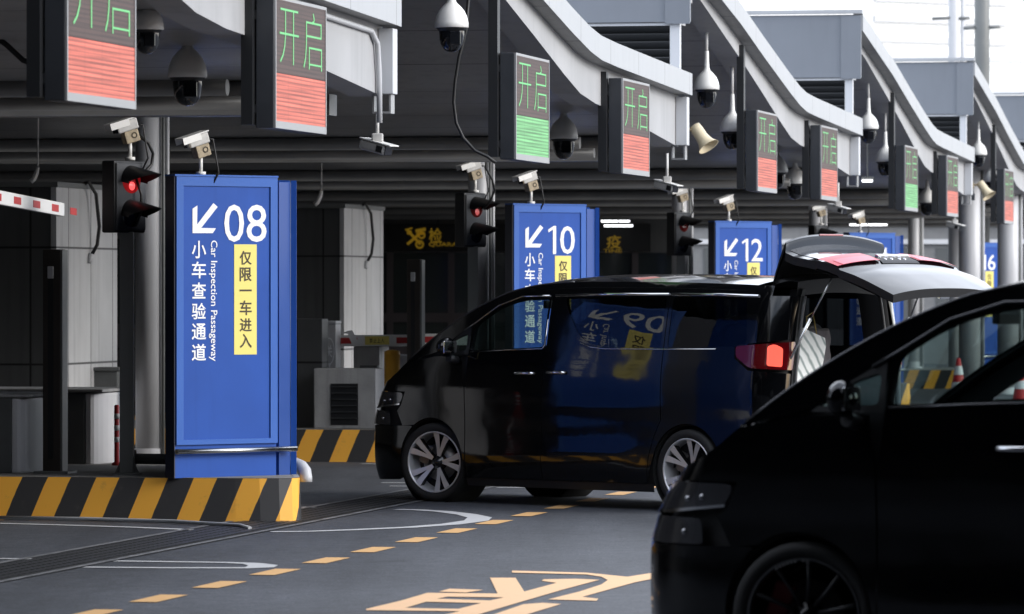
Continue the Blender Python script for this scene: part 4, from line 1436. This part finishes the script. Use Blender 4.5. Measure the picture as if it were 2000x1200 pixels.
def ip(P, x):
    """smooth monotone interpolation (PCHIP like)"""
    xs = [p[0] for p in P]; ys = [p[1] for p in P]
    if x <= xs[0]: return ys[0]
    if x >= xs[-1]: return ys[-1]
    i = max(k for k in range(len(xs) - 1) if xs[k] <= x)
    h = xs[i + 1] - xs[i]; d = (ys[i + 1] - ys[i]) / h

    def sl(k):
        if k == 0 or k == len(xs) - 1:
            k2 = max(0, min(len(xs) - 2, k if k == 0 else k - 1)); return (ys[k2 + 1] - ys[k2]) / (xs[k2 + 1] - xs[k2])
        a = (ys[k] - ys[k - 1]) / (xs[k] - xs[k - 1]); b = (ys[k + 1] - ys[k]) / (xs[k + 1] - xs[k])
        return 0 if a * b <= 0 else 2 * a * b / (a + b)
    m0, m1 = sl(i), sl(i + 1)
    t = (x - xs[i]) / h
    return (2 * t**3 - 3 * t**2 + 1) * ys[i] + (t**3 - 2 * t**2 + t) * h * m0 + (-2 * t**3 + 3 * t**2) * ys[i + 1] + (t**3 - t**2) * h * m1


WZ = [(.10, .85), (.22, .885), (.36, .913), (.48, .918), (.62, .915), (.76, .916), (.88, .922), (1.0, .9245), (1.10, .921), (1.20, .914), (1.32, .897), (1.5, .870), (1.7, .834), (1.85, .790), (2.0, .70)]
XF = [(.15, .05), (.30, .0), (.60, .0), (.80, .07), (.93, .17), (1.07, .34), (1.22, .6)]
CANT = [(.70, 1.20), (1.0, 1.41), (1.3, 1.585), (1.6, 1.728), (1.92, 1.838), (2.3, 1.900), (2.8, 1.922), (3.5, 1.920), (4.3, 1.905), (4.98, 1.88)]
CANT_T = NA


def wall(t, z, sd=-1):
    """point of the outer side surface: t runs along the plan line from the nose centre round to the tail"""
    t = max(0., t)
    w = ip(WZ, z)
    n = 3.3
    if t < NA:
        T0 = .22
        if t >= T0:
            c = (1 - t / NA) ** (n / 2); yn = max(0, 1 - c * c) ** (1 / n); x = t
        else:
            c0 = (1 - T0 / NA) ** (n / 2); y0 = (1 - c0 * c0) ** (1 / n)
            yn = y0 * t / T0; x = NA * (1 - (1 - yn ** n) ** (1 / n))
        y = w * yn
        x += ip(XF, z) * (1 - (t / NA) ** 1.5) * max(0, 1 - x / NA)
    elif t <= VL - RB:
        x = t; y = w
    else:
        ph = min(1, (t - (VL - RB)) / .36) * math.pi / 2
        x = VL - RB + RB * math.sin(ph); y = w - RB * (1 - math.cos(ph))
        x += 0
    b = (x - 2.4) / 2.5
    y *= 1 - .022 * b * b - .03 * max(0, b) * max(0, z - 1.0)
    # swage line low on the doors
    if 1.3 < t < 3.5:
        y += .010 * math.exp(-((z - .40 - .03 * (t - 2)) / .10) ** 2) * min(1, (t - 1.3) / .4, (3.5 - t) / .3)
    return Vector((x, sd * y, z))


def wall_n(t, z, sd=-1):
    e = 4e-3
    a = wall(t + e, z, sd) - wall(t - e, z, sd); b = wall(t, z + e, sd) - wall(t, z - e, sd)
    n = a.cross(b) * (1 if sd < 0 else -1)
    return n.normalized() if n.length > 1e-9 else Vector((-1, 0, 0))


def panel(name, rings, material, parent, sd=-1, off=0., gstep=.075, step=.05, flip=False):
    v, f = cdt(rings, step, gstep)
    pts, ns = [], []
    for t, z in v:
        n = wall_n(t, z, sd); pts.append(wall(t, z, sd) + n * off); ns.append(n)
    me = bpy.data.meshes.new(name)
    fs = []
    for q in f:
        a, b, c = (pts[i] for i in q[:3])
        fs.append(q if (b - a).cross(c - a).dot(ns[q[0]]) > 0 else q[::-1])
    me.from_pydata(pts, [], fs)
    me.polygons.foreach_set("use_smooth", [True] * len(fs)); me.update()
    me.normals_split_custom_set_from_vertices([tuple(n) for n in ns])
    me.materials.append(material)
    o = bpy.data.objects.new(name, me); COL.objects.link(o); o.parent = parent
    return o


def arc(cx, cz, r, a0, a1, n=18):
    return [(cx + r * math.cos(R(a0 + (a1 - a0) * i / n)), cz + r * math.sin(R(a0 + (a1 - a0) * i / n))) for i in range(n + 1)]


HF, HR, HZ, AR = 1.03, 4.03, .347, .385   # hubs, hub height, arch radius
cant = lambda t: ip(CANT, t)


def cant_pts(t0, t1, n=14, dz=0.):
    return [(t0 + (t1 - t0) * i / n, cant(t0 + (t1 - t0) * i / n) + dz) for i in range(n + 1)]


def smooth_ring(P, n=5, keep=()):
    """round the corners of a ring (radius by corner) """
    out = []; m = len(P)
    for i, p in enumerate(P):
        r = p[2] if len(p) > 2 else 0
        b = Vector(p[:2])
        if r <= 0: out.append(tuple(b)); continue
        a = Vector(P[i - 1][:2]); c = Vector(P[(i + 1) % m][:2])
        u, w = (a - b), (c - b); k = min(r, u.length * .49, w.length * .49)
        u = b + u.normalized() * k; w = b + w.normalized() * k
        for j in range(n + 1):
            t = j / n
            out.append(tuple((1 - t) ** 2 * u + 2 * t * (1 - t) * b + t * t * w))
    return out


WIN_F = smooth_ring([(1.50, 1.325, .03), (2.37, 1.362, .04), (2.375, 1.775, .03), (2.05, 1.772, .3), (1.78, 1.695, .2), (1.53, 1.545, .05)])
WIN_Q = smooth_ring([(1.12, 1.315, .03), (1.44, 1.325, .03), (1.45, 1.475, .04), (1.30, 1.43, .06)])
WIN_S = smooth_ring([(2.56, 1.785, .03), (2.62, 1.66, .12), (2.80, 1.42, .16), (3.08, 1.365, .12), (3.715, 1.368, .03), (3.715, 1.790, .03)])
WIN_T = smooth_ring([(3.79, 1.370, .03), (4.66, 1.385, .08), (4.60, 1.785, .06), (3.79, 1.792, .03)])
g = .004


def tail_edge(z): return VL - RB + .36


def wheel(parent, x, sd, style):
    """wheel > tyre, rim, spokes, disc; axle along y"""
    w = empty("wheel", (x, sd * .80, HZ)); w.parent = parent
    s = sd
    L = lambda prof, nm, m_, n=48: MB().lathe([(r, s * h) for r, h in prof], axis='Y', n=n).build(nm, M[m_], w)
    L([(.262, .09), (.276, .106), (.305, .112), (.330, .104), (.343, .085), (.346, .05), (.346, -.05), (.343, -.09), (.32, -.11), (.27, -.10), (.262, -.09)], "tyre", "tyre")
    rim = L([(.270, .098), (.267, .107), (.259, .107), (.252, .09), (.243, .02), (.240, -.08), (.22, -.085)], "rim", "alloy" if style == 0 else "alloy_black")
    L([(.0, .0), (.165, .0), (.165, -.02), (0, -.02)], "brake_disc", "disc", 32)
    mb = MB(); mb.box(-.20, -.10, min(s * .015, s * -.05), max(s * .015, s * -.05), -.07, .10, Matrix.Rotation(R(20), 4, 'Y')); mb.build("caliper", M["caliper"] if style else M["disc"], w, .01)
    L([(.0, .062), (.03, .062), (.034, .05), (.06, .045), (.075, .02), (.075, .0)], "hub", "alloy_black", 24)
    if style == 0:
        face, side = MB(), MB()
        for k in range(5):
            for e in (-1, 1):
                a0 = 2 * math.pi * k / 5 + .3
                ai, ao = a0 + e * .10, a0 + e * .22

                def P(r, a, y): return Vector((r * math.sin(a), s * y, r * math.cos(a)))
                def wd(r): return .016 + (.046 - .016) * (r - .05) / .20
                prof = [(.055, .050), (.12, .062), (.20, .084), (.254, .099)]
                A_, B_, C_, D_ = [], [], [], []
                for r, y in prof:
                    a = ai + (ao - ai) * (r - .055) / .20
                    da = wd(r) / r * .62
                    A_.append(P(r, a - da, y)); B_.append(P(r, a + da, y)); C_.append(P(r, a - da * 1.2, y - .05)); D_.append(P(r, a + da * 1.2, y - .05))
                face.strip(A_, B_); side.strip([q - Vector((0, s * .001, 0)) for q in A_], C_); side.strip([q - Vector((0, s * .001, 0)) for q in B_], D_); side.strip(C_, D_)
        face.build("spokes", M["alloy"], w); side.build("spoke_sides", M["alloy_black"], w)
        L([(.06, -.03), (.22, -.06), (.248, -.06)], "barrel", "alloy_black")
    else:
        side = MB()
        for k in range(10):
            a0 = 2 * math.pi * k / 10 + .1
            P = lambda r, a, y: Vector((r * math.sin(a), s * y, r * math.cos(a)))
            side.tube([P(.06, a0, .045), P(.14, a0, .06), P(.25, a0, .092)], [.013, .010, .013], 8)
        side.build("spokes", mat("satin dark alloy", (.05, .05, .052), .35, .6), w)
        mb = MB(); mb.lathe([(.270, s * .109), (.259, s * .1095)], axis='Y', n=48); mb.build("rim_edge", mat("grey rim lip", (.10, .10, .105), .4, .5), w)
        mb = MB()
        for k in range(9):
            a = -.55 + .075 * k
            if k == 6: continue
            for dr in (.0, .006):
                r = .250 + dr
                mb.add([(r * math.sin(a), s * .1095, r * math.cos(a)), (r * math.sin(a + .05), s * .1095, r * math.cos(a + .05)), ((r + .003) * math.sin(a + .05), s * .1095, (r + .003) * math.cos(a + .05)), ((r + .003) * math.sin(a), s * .1095, (r + .003) * math.cos(a))], [(0, 1, 2, 3)])
        mb.build("rim_lettering", mat("grey lettering", (.3, .3, .3), .5), w)
    return w


def make_van(label, style, hatch_angle, see_through):
    t = empty("black_van", (0, 0, 0), 0, label, "van", "black passenger vans")
    paint = M["paint"]
    gf = GLASS_F if not see_through else GLASS_W
    for sd in (-1, 1):
        near = sd < 0
        gs = .06 if near else .14
        P = lambda nm, rings, m_, off=0., **k: panel(nm, rings, m_, t, sd, off, k.pop("gstep", gs), k.pop("step", .045 if near else .08), **k)
        # lower nose: bumper, grille, headlamps
        P("front_bumper", [[(0, .17), (.60, .185)] + [q for q in arc(HF, HZ, AR + g, 201, 128, 16)] + [(.77, .66), (0, .655)]], paint)
        P("grille", [[(0, .66), (.18, .66), (.18, .955), (0, .955)]], M["trim"], -.004)
        for z in (.70, .76, .82, .88): P("grille_bar", [[(0, z), (.175, z), (.175, z + .022), (0, z + .022)]], M["chrome"], .006)
        P("headlamp", [smooth_ring([(.185, .80, .02), (.64, .845, .05), (.70, .95, .06), (.185, .955, .02)])], M["lamp_clear"], .004, gstep=.04)
        P("lower_lamp", [smooth_ring([(.185, .665, .02), (.52, .665, .03), (.50, .785, .03), (.185, .79, .02)])], M["lamp_clear"], .003, gstep=.04)
        P("lamp_strip", [smooth_ring([(.20, .800, .004), (.64, .842, .004), (.645, .855, .004), (.20, .815, .004)])], M["chrome"], .008, gstep=.05)
        for tt, zz in ((.40, .875), (.50, .885), (.40, .72)):
            mb = MB(); c = wall(tt, zz, sd) - wall_n(tt, zz, sd) * .0; mb.sphere(c, .015, .015, .015, 12, 8); mb.build("lamp_bulb", M["lamp_chrome"], t)
        # front wing with bonnet edge
        wing = [(.185, .96), (.71, .96), (.655, .84), (.60, .79), (.67, .66)] + arc(HF, HZ, AR + g, 124, 5, 22) + [(1.44, .36), (1.44, 1.0), (1.40, 1.28), (1.06, 1.27)]
        wing += [(.72, cant(.72)), (.60, 1.135), (.45, 1.07), (.185, 1.01)]
        P("front_wing", [wing], paint)
        # A pillar and roof rail
        rail = [(.72, cant(.72) + .0)] + cant_pts(.72, VL - RB + .10, 40) + [(VL - RB + .10, 1.80)] + [(4.70, 1.80), (3.76, 1.808), (2.56, 1.802), (2.38, 1.792), (2.05, 1.79), (1.77, 1.712), (1.50, 1.555), (1.30, 1.445), (1.08, 1.31)]
        rail = rail[1:]
        P("roof_rail", [rail], paint)
        P("quarter_glass", [WIN_Q], gf, -.004, gstep=.1)
        P("quarter_surround", [[(1.09, 1.29), (1.47, 1.29), (1.475, 1.535), (1.30, 1.44)], WIN_Q], M["trim"], -.002)
        door = [(1.45, .225), (2.355, .225), (2.375, 1.0), (2.395, 1.345), (2.40, 1.79), (2.05, 1.785), (1.77, 1.705), (1.495, 1.545), (1.48, 1.29), (1.45, 1.0)]
        P("front_door", [door, WIN_F], paint)
        P("front_window", [WIN_F], gf, -.004, gstep=.12)
        door2 = [(2.363, .225), (3.56, .225), (3.60, .45), (3.66, .62)] + [(3.738, .76), (3.745, 1.36), (3.748, 1.802), (2.408, 1.797), (2.403, 1.345), (2.383, 1.0)]
        P("sliding_door", [door2, WIN_S], paint)
        P("sliding_window", [WIN_S], GLASS_R if not see_through else gf, -.004, gstep=.12)
        te = VL - RB + .36
        quarter = [(3.568, .225)] + [q for q in arc(HR, HZ, AR + g, 162, 8, 26)] + [(4.45, .30), (4.56, .62), (4.63, .74), (te - .02, .74), (te - .02, 1.16), (4.70, 1.185), (4.54, 1.285), (4.53, 1.395), (te - .06, 1.44), (te - .02, 1.80), (3.756, 1.804), (3.753, 1.36), (3.747, .765), (3.667, .62), (3.607, .45)]
        P("rear_quarter", [quarter, WIN_T], paint, step=.04)
        P("rear_window", [WIN_T], GLASS_R if not see_through else gf, -.004, gstep=.12)
        P("rear_bumper", [[(4.46, .20), (te, .24), (te, .73), (4.64, .73), (4.57, .62)]], paint)
        P("tail_lamp", [smooth_ring([(4.56, 1.30, .03), (4.72, 1.205, .05), (te - .01, 1.19, .02), (te - .01, 1.425, .02), (4.55, 1.385, .03)])], M["lamp_red"], .012, gstep=.05)
        P("lit_lamp", [smooth_ring([(4.87, 1.225, .02), (4.99, 1.215, .02), (4.98, 1.37, .02), (4.91, 1.405, .03), (4.86, 1.385, .02)])], M["lamp_lit"], .016, gstep=.05)
        # sill, dark liner behind the gaps
        P("sill", [[(1.43, .15), (3.62, .15), (3.63, .218), (1.42, .218)]], M["trim"], -.01)
        ln_ = [(.06, .2)] + [(.6, .2)] + arc(HF, HZ, AR - .01, 200, -18, 20) + [(3.63, .2)] + arc(HR, HZ, AR - .01, 198, -18, 20) + [(4.9, .25), (te, .5), (te, 1.8), (VL - RB, 1.82)] + [(a, b - .05) for a, b in cant_pts(VL - RB, .75, 20)] + [(.4, 1.02), (.06, .95)]
        P("inner_panel", [ln_, WIN_Q, WIN_F, WIN_S, WIN_T], M["interior"], -.035, gstep=.2, step=.09)
        # bright trims
        MB().tube([wall(a, cant(a), sd) + Vector((0, 0, .004)) for a in np.linspace(.75, 2.6, 24)], .007, 6).build("highlight_rail", M["satin"], t)  # added thin tube standing in for the highlight along pillar and roof edge
        tr = lambda pts, r, nm="window_trim", m_="satin" if style else "chrome": MB().tube([wall(a, b, sd) + wall_n(a, b, sd) * .004 for a, b in pts], r, 6).build(nm, M[m_], t)
        tr([(1.40, 1.50), (1.52, 1.563), (1.78, 1.716), (2.05, 1.795), (2.37, 1.80)], .008)
        tr([(2.44, 1.803), (3.0, 1.812), (3.735, 1.814)], .012); tr([(3.765, 1.814), (4.3, 1.81), (4.72, 1.80)], .013)
        tr([(1.50, 1.312), (1.9, 1.332), (2.36, 1.348), (2.388, 1.38), (2.392, 1.6)], .006)
        tr([(2.80, 1.40), (2.92, 1.366), (3.08, 1.352), (3.73, 1.354), (4.33, 1.36)], .004)
        for a, b, zz in ((2.06, 2.29, 1.135), (2.44, 2.66, 1.145)):
            mb = MB(); mb.tube([wall(a, zz, sd) + wall_n(a, zz, sd) * .0, wall(a + .03, zz, sd) + wall_n(a, zz, sd) * .035, wall(b - .03, zz, sd) + wall_n(b, zz, sd) * .035, wall(b, zz, sd)], .014, 8); mb.build("door_handle", M["chrome"], t)
        # wheel wells and wheels
        for hx in (HF, HR):
            mb = MB(); mb.lathe([(AR - .004, sd * .90), (AR - .004, sd * .55), (.0, sd * .55)], (hx, 0, HZ), 'Y', 36); mb.build("wheel_well", M["well"], t)
            wheel(t, hx, sd, style).rotation_euler = (0, 0, R(14) if hx == HF else 0)
        # door mirror
        mt = Matrix.Translation(wall(1.33, 1.30, sd) + Vector((0, sd * .13, .055)))
        mb = MB(); mb.sphere((0, 0, 0), .06, .11, .085, 20, 14, mt); mo = mb.build("door_mirror", paint, t)
        mb = MB(); mb.tube([wall(1.34, 1.24, sd), wall(1.34, 1.24, sd) + Vector((0, sd * .10, .02))], .035, 10); mb.build("mirror_stalk", M["trim"], mo)
        mb = MB(); mb.box(.04, .055, -.08, .08, -.055, .055, mt); mb.build("mirror_glass", M["chrome"], mo, .02)
    # bonnet, windscreen, roof: surfaces strung between both sides
    def span(nm, ts, zf, material, crown, vr=(-1, 1), nv=16, off=0., bul=0.):
        rows = []
        for t_ in ts:
            e = wall(t_, zf(t_), -1)
            row = []
            for j in range(nv + 1):
                v = vr[0] + (vr[1] - vr[0]) * j / nv
                k = 1 - abs(v) ** 2.4
                row.append(Vector((e.x - bul * k, -e.y * v, e.z + crown(t_) * k + off)))
            rows.append(row)
        mb = MB()
        n = nv + 1
        mb.add([q for r in rows for q in r], [(i * n + j, i * n + j + 1, (i + 1) * n + j + 1, (i + 1) * n + j) for i in range(len(rows) - 1) for j in range(nv)], True)
        return mb.build(nm, material, t, fix=True)
    hood = [(.0, .96), (.185, 1.01), (.45, 1.07), (.60, 1.135), (.72, cant(.72))]
    span("bonnet", np.linspace(0.02, .74, 16), lambda a: ip(hood, a), paint, lambda a: .03)
    span("windscreen", np.linspace(.76, 1.90, 14), lambda a: cant(a), GLASS_W, lambda a: -.03 + .03 * max(0, a - 1.2), (-.90, .90), 16, 0, .0)
    for v in ((-1, -.89), (.89, 1)): span("windscreen_pillar", np.linspace(.72, 1.94, 14), lambda a: cant(a), paint, lambda a: -.01 + .02 * max(0, a - 1.2), v, 3, .002, .0)
    span("roof", np.linspace(1.89, VL - .30, 30), lambda a: cant(a), paint, lambda a: .065)
    span("headliner", np.linspace(1.95, VL - .32, 16), lambda a: cant(a) - .05, M["headliner"], lambda a: .09)
    # underbody, cabin floor, dash, seats
    mb = MB(); mb.box(.35, 4.75, -.50, .50, .20, .34); mb.box(1.48, 3.56, -.80, .80, .20, .34); mb.box(4.46, 4.85, -.74, .74, .30, .6); mb.build("underbody", M["well"], t)
    mb = MB(); mb.box(1.3, 4.86, -.80, .80, .36, .62); mb.build("cabin_floor", M["interior"], t)
    mb = MB(); mb.prism([(.80, .8), (1.55, .8), (1.62, 1.10), (1.50, 1.22), (.95, 1.24), (.80, 1.15)], lambda u, v, d: Vector((u, d, v)), -.78, .78); mb.build("dashboard", M["dash"] if see_through else M["interior"], t, .02)
    if see_through:
        mb = MB(); mb.box(1.45, 3.4, .55, .84, 1.22, 1.345); mb.build("lit_far_sill", M["dash"], t, .02)  # box added for the lit far side, brightness in its colour
    ring_ = [Vector((1.72 + .06 * math.sin(a), -.38 + .19 * math.cos(a), 1.12 + .18 * math.sin(a))) for a in np.linspace(0, 2 * math.pi, 25)]
    mb = MB(); mb.tube(ring_, .014, 8); mb.tube([(1.72, -.56, 1.12), (1.72, -.2, 1.12)], .012, 6); mb.build("steering_wheel", M["seat"], t)
    for row, xs in ((2.15, (-.40, .40)), (3.15, (-.42, .42)), (4.02, (-.48, .0, .48))):
        for yy in xs:
            hw = .26 if row < 4 else .22
            tilt = Matrix.Translation((row, yy, .70)) @ Matrix.Rotation(R(14), 4, 'Y')
            mb = MB(); mb.box(-.06, .07, -hw, hw, 0, .66, tilt); sb_ = mb.build("seat_back", M["seat"], t, .05)
            mb = MB(); mb.box(-.5, .05, -hw, hw, -.1, .06, Matrix.Translation((row, yy, .72))); mb.build("seat_cushion", M["seat"], t, .04)
            mb = MB(); mb.sphere((0, 0, .79), .06, .135, .105, 16, 10, tilt); mb.build("headrest", M["seat"], t)
    mb = MB(); mb.box(1.62, 1.66, -.11, .11, 1.69, 1.76); mb.tube([(1.64, 0, 1.76), (1.60, 0, 1.86)], .015, 6); mb.build("rear_view_mirror", M["trim"], t, .02)
    # tail frame around the boot opening
    mb = MB()
    for s2 in (-1, 1):
        zs = np.linspace(.64, 1.86, 16)
        a_ = [wall(VL - RB + .36, z, s2) + Vector((-.004, 0, 0)) for z in zs]
        b_ = [q + Vector((-.03, -s2 * .075, 0)) for q in a_]; c_ = [q + Vector((-.22, -s2 * .10, 0)) for q in a_]
        mb.strip(a_, b_, True); mb.strip(b_, c_, True)
    ys = np.linspace(-.56, .56, 12)
    top = [Vector((VL - .02, y, 1.90 + .05 * (1 - (y / .7) ** 2))) for y in ys]; t2 = [q + Vector((-.30, 0, .03)) for q in top]; t3 = [q + Vector((-.02, 0, -.12)) for q in top]
    mb.strip(t2, top); mb.strip(top, t3)
    mb.box(VL - .26, VL - .03, -.74, .74, .56, .66)
    mb.build("tail_frame", M["trim"] if hatch_angle else paint, t)
    for s2 in (-1, 1):
        zs = np.linspace(.70, 1.80, 14)
        mb = MB(); mb.tube([wall(VL - RB + .36, z, s2) + Vector((-.012, -s2 * .062, 0)) for z in zs], .012, 8); mb.build("seal", mat("rubber seal", (.10, .10, .10), .4), t)
    mb = MB(); a_ = [Vector((VL + .06 - .16 * abs(v) ** 3, .70 * v, .58)) for v in np.linspace(-1, 1, 15)]
    mb.strip([q + Vector((0, 0, -.3)) for q in a_], a_, True); mb.strip(a_, [q + Vector((-.14, 0, .03)) for q in a_], True); mb.build("rear_step", paint, t)
    # tailgate on its hinge
    h = empty("tailgate", (VL - .30, 0, 1.945)); h.parent = t
    h.rotation_euler = (0, -R(hatch_angle), 0)
    hp = [(1.955, .0), (1.95, .12), (1.93, .28), (1.905, .40), (1.88, .385), (1.86, .32), (1.70, .325), (1.50, .355), (1.385, .372), (1.36, .39), (1.25, .40), (1.13, .40), (1.10, .385), (.95, .39), (.80, .38), (.56, .34)]
    hw_ = [(.50, .62), (.60, .72), (1.0, .765), (1.3, .765), (1.5, .715), (1.7, .675), (1.86, .635), (1.96, .60)]

    def hs(i, v, off=0.):
        z, x = hp[i]; w = ip(hw_, z)
        k = abs(v)
        return Vector((x - .055 * k ** 2.6 + off, w * v, z - 1.945 - .055 * (k ** 2.2) * max(0, min(1, (z - 1.5) / .4))))

    def hpatch(nm, i0, i1, v0, v1, m_, off=0., nv=12, sm=True):
        vv = np.linspace(v0, v1, nv + 1)
        mb = MB(); n = nv + 1
        mb.add([hs(i, v, off) for i in range(i0, i1 + 1) for v in vv], [(a * n + j, a * n + j + 1, (a + 1) * n + j + 1, (a + 1) * n + j) for a in range(i1 - i0) for j in range(nv)], sm)
        return mb.build(nm, m_, h)
    hpatch("skin", 0, len(hp) - 1, -1, 1, paint, 0, 24)
    hpatch("rear_glass", 5, 8, -.90, .90, GLASS_R if False else M["dome"], .004, 20)
    for v0, v1 in ((-1.005, -.32), (.32, 1.005)): hpatch("gate_lamp", 9, 11, v0, v1, mat("gate lamp red", (.42, .012, .03), .28, spec=.25), .012, 10)
    for v0, v1 in ((-.92, -.36), (.36, .92)): hpatch("gate_lamp_lens", 10, 11, v0, v1, mat("bright lamp strip", (.60, .10, .14), .3, spec=.3), .015, 10)
    hpatch("plate_recess", 9, 12, -.31, .31, M["trim"], .006, 8)
    mb = MB(); mb.box(.398, .43, -.20, .20, 1.20 - 1.945, 1.235 - 1.945); mb.build("chrome_bar", M["chrome"], h, .006)
    mb = MB()
    for y in (-.14, -.06, .04, .11): mb.sphere((.405, y, 1.17 - 1.945), .012, .018, .018, 10, 8)
    mb.build("plate_lamps", M["lamp_chrome"], h)
    mb = MB(); mb.box(.385, .402, -.15, .15, 1.893 - 1.945, 1.903 - 1.945); mb.build("brake_lamp", mat("third lamp", (.5, .2, .2), .3), h)
    # inside of the gate
    mb = MB(); n = 13; rows = []
    for i in (1, 4, 8, 12, 15): rows.append([hs(i, v) + Vector((-.075, 0, -.01 if i == 1 else 0)) for v in np.linspace(-.97, .97, n)])
    mb.add([q for r_ in rows for q in r_], [(a * n + j, a * n + j + 1, (a + 1) * n + j + 1, (a + 1) * n + j) for a in range(4) for j in range(n - 1)], True)
    mb.build("gate_lining", M["trim"], h)
    mb = MB()
    for sgn in (-1, 1): mb.strip([hs(i, sgn) for i in range(len(hp))], [hs(i, sgn * .97) + Vector((-.075, 0, 0)) for i in range(len(hp))])
    mb.strip([hs(15, v) for v in np.linspace(-1, 1, 9)], [hs(15, v * .97) + Vector((-.075, 0, 0)) for v in np.linspace(-1, 1, 9)])
    mb.build("gate_edge", M["trim"], h)
    mb = MB(); mb.box(.20, .26, .10, .22, .70 - 1.945, .74 - 1.945); mb.build("latch", M["chrome"], h, .008)
    if hatch_angle > 20:
        Rm = Matrix.Translation((VL - .30, 0, 1.945)) @ Matrix.Rotation(-R(hatch_angle), 4, 'Y')
        for s2 in (-1, 1):
            a_ = Vector((VL - .10, s2 * .70, 1.12)); b_ = Rm @ Vector((.20, s2 * .60, 1.30 - 1.945))
            mb = MB(); mb.tube([a_, a_.lerp(b_, .6)], .014, 8); mb.tube([a_.lerp(b_, .6), b_], .008, 8); mb.build("gas_strut", M["steel"], t)
    # number plates at the nose
    for y, z, m_ in ((-.05, .50, "plate"), (.05, .36, "plate_amber")):
        mb = MB(); mb.box(-.05, -.035, y - .22, y + .22, z - .07, z + .07); mb.build("number_plate", M[m_], t, .004)
    return t


TH = R(44)
v1 = make_van("black van with its tailgate raised and alloy wheels, standing right of sign 08", 0, 73, False)
v1.rotation_euler = (0, 0, -TH)
loc = Vector((XP(842, 44.75), 44.75, 0)); loc.z = 0
dx, dy = Vector((math.cos(TH), -math.sin(TH), 0)), Vector((math.sin(TH), math.cos(TH), 0))
v1.location = loc - dx * HF + dy * .91

TH2 = R(32.5)
v2 = make_van("out of focus black van with dark ten spoke wheels in the right foreground", 1, 0, True)
v2.rotation_euler = (0, 0, -TH2)
d2x, d2y = Vector((math.cos(TH2), -math.sin(TH2), 0)), Vector((math.sin(TH2), math.cos(TH2), 0))
Y2 = 23.6
v2.location = Vector((XP(1558, Y2), Y2, 0)) - d2x * HF + d2y * .91

# things in the open boot
vw = lambda x, y, z: v1.location + dx * x + dy * y + Vector((0, 0, z))
t = empty("quilted_mat", vw(4.62, -.06, .63), -TH, "grey quilted mat standing upright in the open boot", "mat")
mq = seamed("quilted fabric", (.075, .07, .078), (.02, .02, .022), [(0, 0), (0, 0), (0, 0)], .01, .8, .1) if False else mat("quilted fabric", (.085, .08, .088), .8, noise=.1, nscale=9)
mb = MB()
NQ = 26
for i in range(NQ + 1):
    for j in range(NQ + 1):
        u, v = i / NQ, j / NQ
        b = abs(math.sin((u * 5 + v * 6) * math.pi)) ** .6 * abs(math.sin((u * 5 - v * 6) * math.pi)) ** .6
        mb.v.append((.02 + .018 * b, (u - .5) * .54, .88 * v))
for i in range(NQ):
    for j in range(NQ):
        a = i * (NQ + 1) + j; mb.f.append((a, a + NQ + 1, a + NQ + 2, a + 1)); mb.s.append(True)
mb.build("quilting", mq, t)
mb = MB(); mb.box(-.04, .019, -.28, .28, 0, .90); mb.build("edge_binding", mat("mat binding", (.03, .03, .032), .7), t, .015)

t = empty("paper_bag", vw(4.86, -.42, 1.0), -TH + R(8), "crumpled white paper bag with grey green stripes in the open boot", "bag")
mbag = mat("striped paper", (.62, .66, .64), .6)
nt = mbag.node_tree; b = nt.nodes["Principled BSDF"]; tc = [n for n in nt.nodes if n.type == 'TEX_COORD'][0]
wv = nt.nodes.new("ShaderNodeTexWave"); wv.bands_direction = 'DIAGONAL'; wv.inputs["Scale"].default_value = 5; wv.inputs["Distortion"].default_value = 3; wv.inputs["Detail"].default_value = 2
nt.links.new(tc.outputs["Object"], wv.inputs["Vector"])
cr = nt.nodes.new("ShaderNodeValToRGB"); cr.color_ramp.elements[0].color = (.22, .27, .25, 1); cr.color_ramp.elements[1].color = (.75, .76, .73, 1); cr.color_ramp.elements[1].position = .45
nt.links.new(wv.outputs[0], cr.inputs[0]); nt.links.new(cr.outputs[0], b.inputs["Base Color"])
lean = Matrix.Rotation(R(-14), 4, 'X')
mb = MB()
rb = random.Random(3)
lv = [0, .1, .2, .3, .4, .46]
ringv = []
for z in lv:
    for (x, y) in ((-.07, -.19), (-.07, 0), (-.07, .19), (0, .2), (.07, .19), (.07, .06), (.07, -.06), (.07, -.19), (0, -.17)):
        ringv.append(lean @ Vector((x * (1 - .5 * z) + rb.uniform(-.012, .012), y * (1 - .1 * z) + rb.uniform(-.012, .012), z + .05)))
n = 9
mb.add(ringv, [(i * n + j, i * n + (j + 1) % n, (i + 1) * n + (j + 1) % n, (i + 1) * n + j) for i in range(len(lv) - 1) for j in range(n)] + [tuple(range(n))[::-1]])
mb.build("sheet", mbag, t)
mb = MB(); mb.tube([lean @ Vector((.05, -.10, .5)), lean @ Vector((.04, -.12, .62)), lean @ Vector((.03, -.02, .68)), lean @ Vector((.05, .06, .5))], .006, 6); mb.build("handle", mat("gold cord", (.35, .25, .06), .6), t)

# unseen frontage behind the camera, wall and roof shaped to darken van reflections
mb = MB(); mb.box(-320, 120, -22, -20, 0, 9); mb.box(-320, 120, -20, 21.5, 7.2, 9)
tag(mb.build("unseen_frontage", M["asphalt_wall"]), "unseen dark frontage with a deep roof behind the viewer, shaped to darken reflections", "building")

t = empty("suitcase", vw(4.80, -.42, .66), -TH, "black suitcase lying in the open boot under the paper bag", "suitcase")
mb = MB(); mb.box(-.13, .13, -.26, .26, 0.02, .35); mb.build("shell", M["trim"], t, .03)
mb = MB(); mb.tube([(.135, -.08, .19), (.16, -.07, .19), (.16, .07, .19), (.135, .08, .19)], .01, 6); mb.build("handle", M["steel"], t)
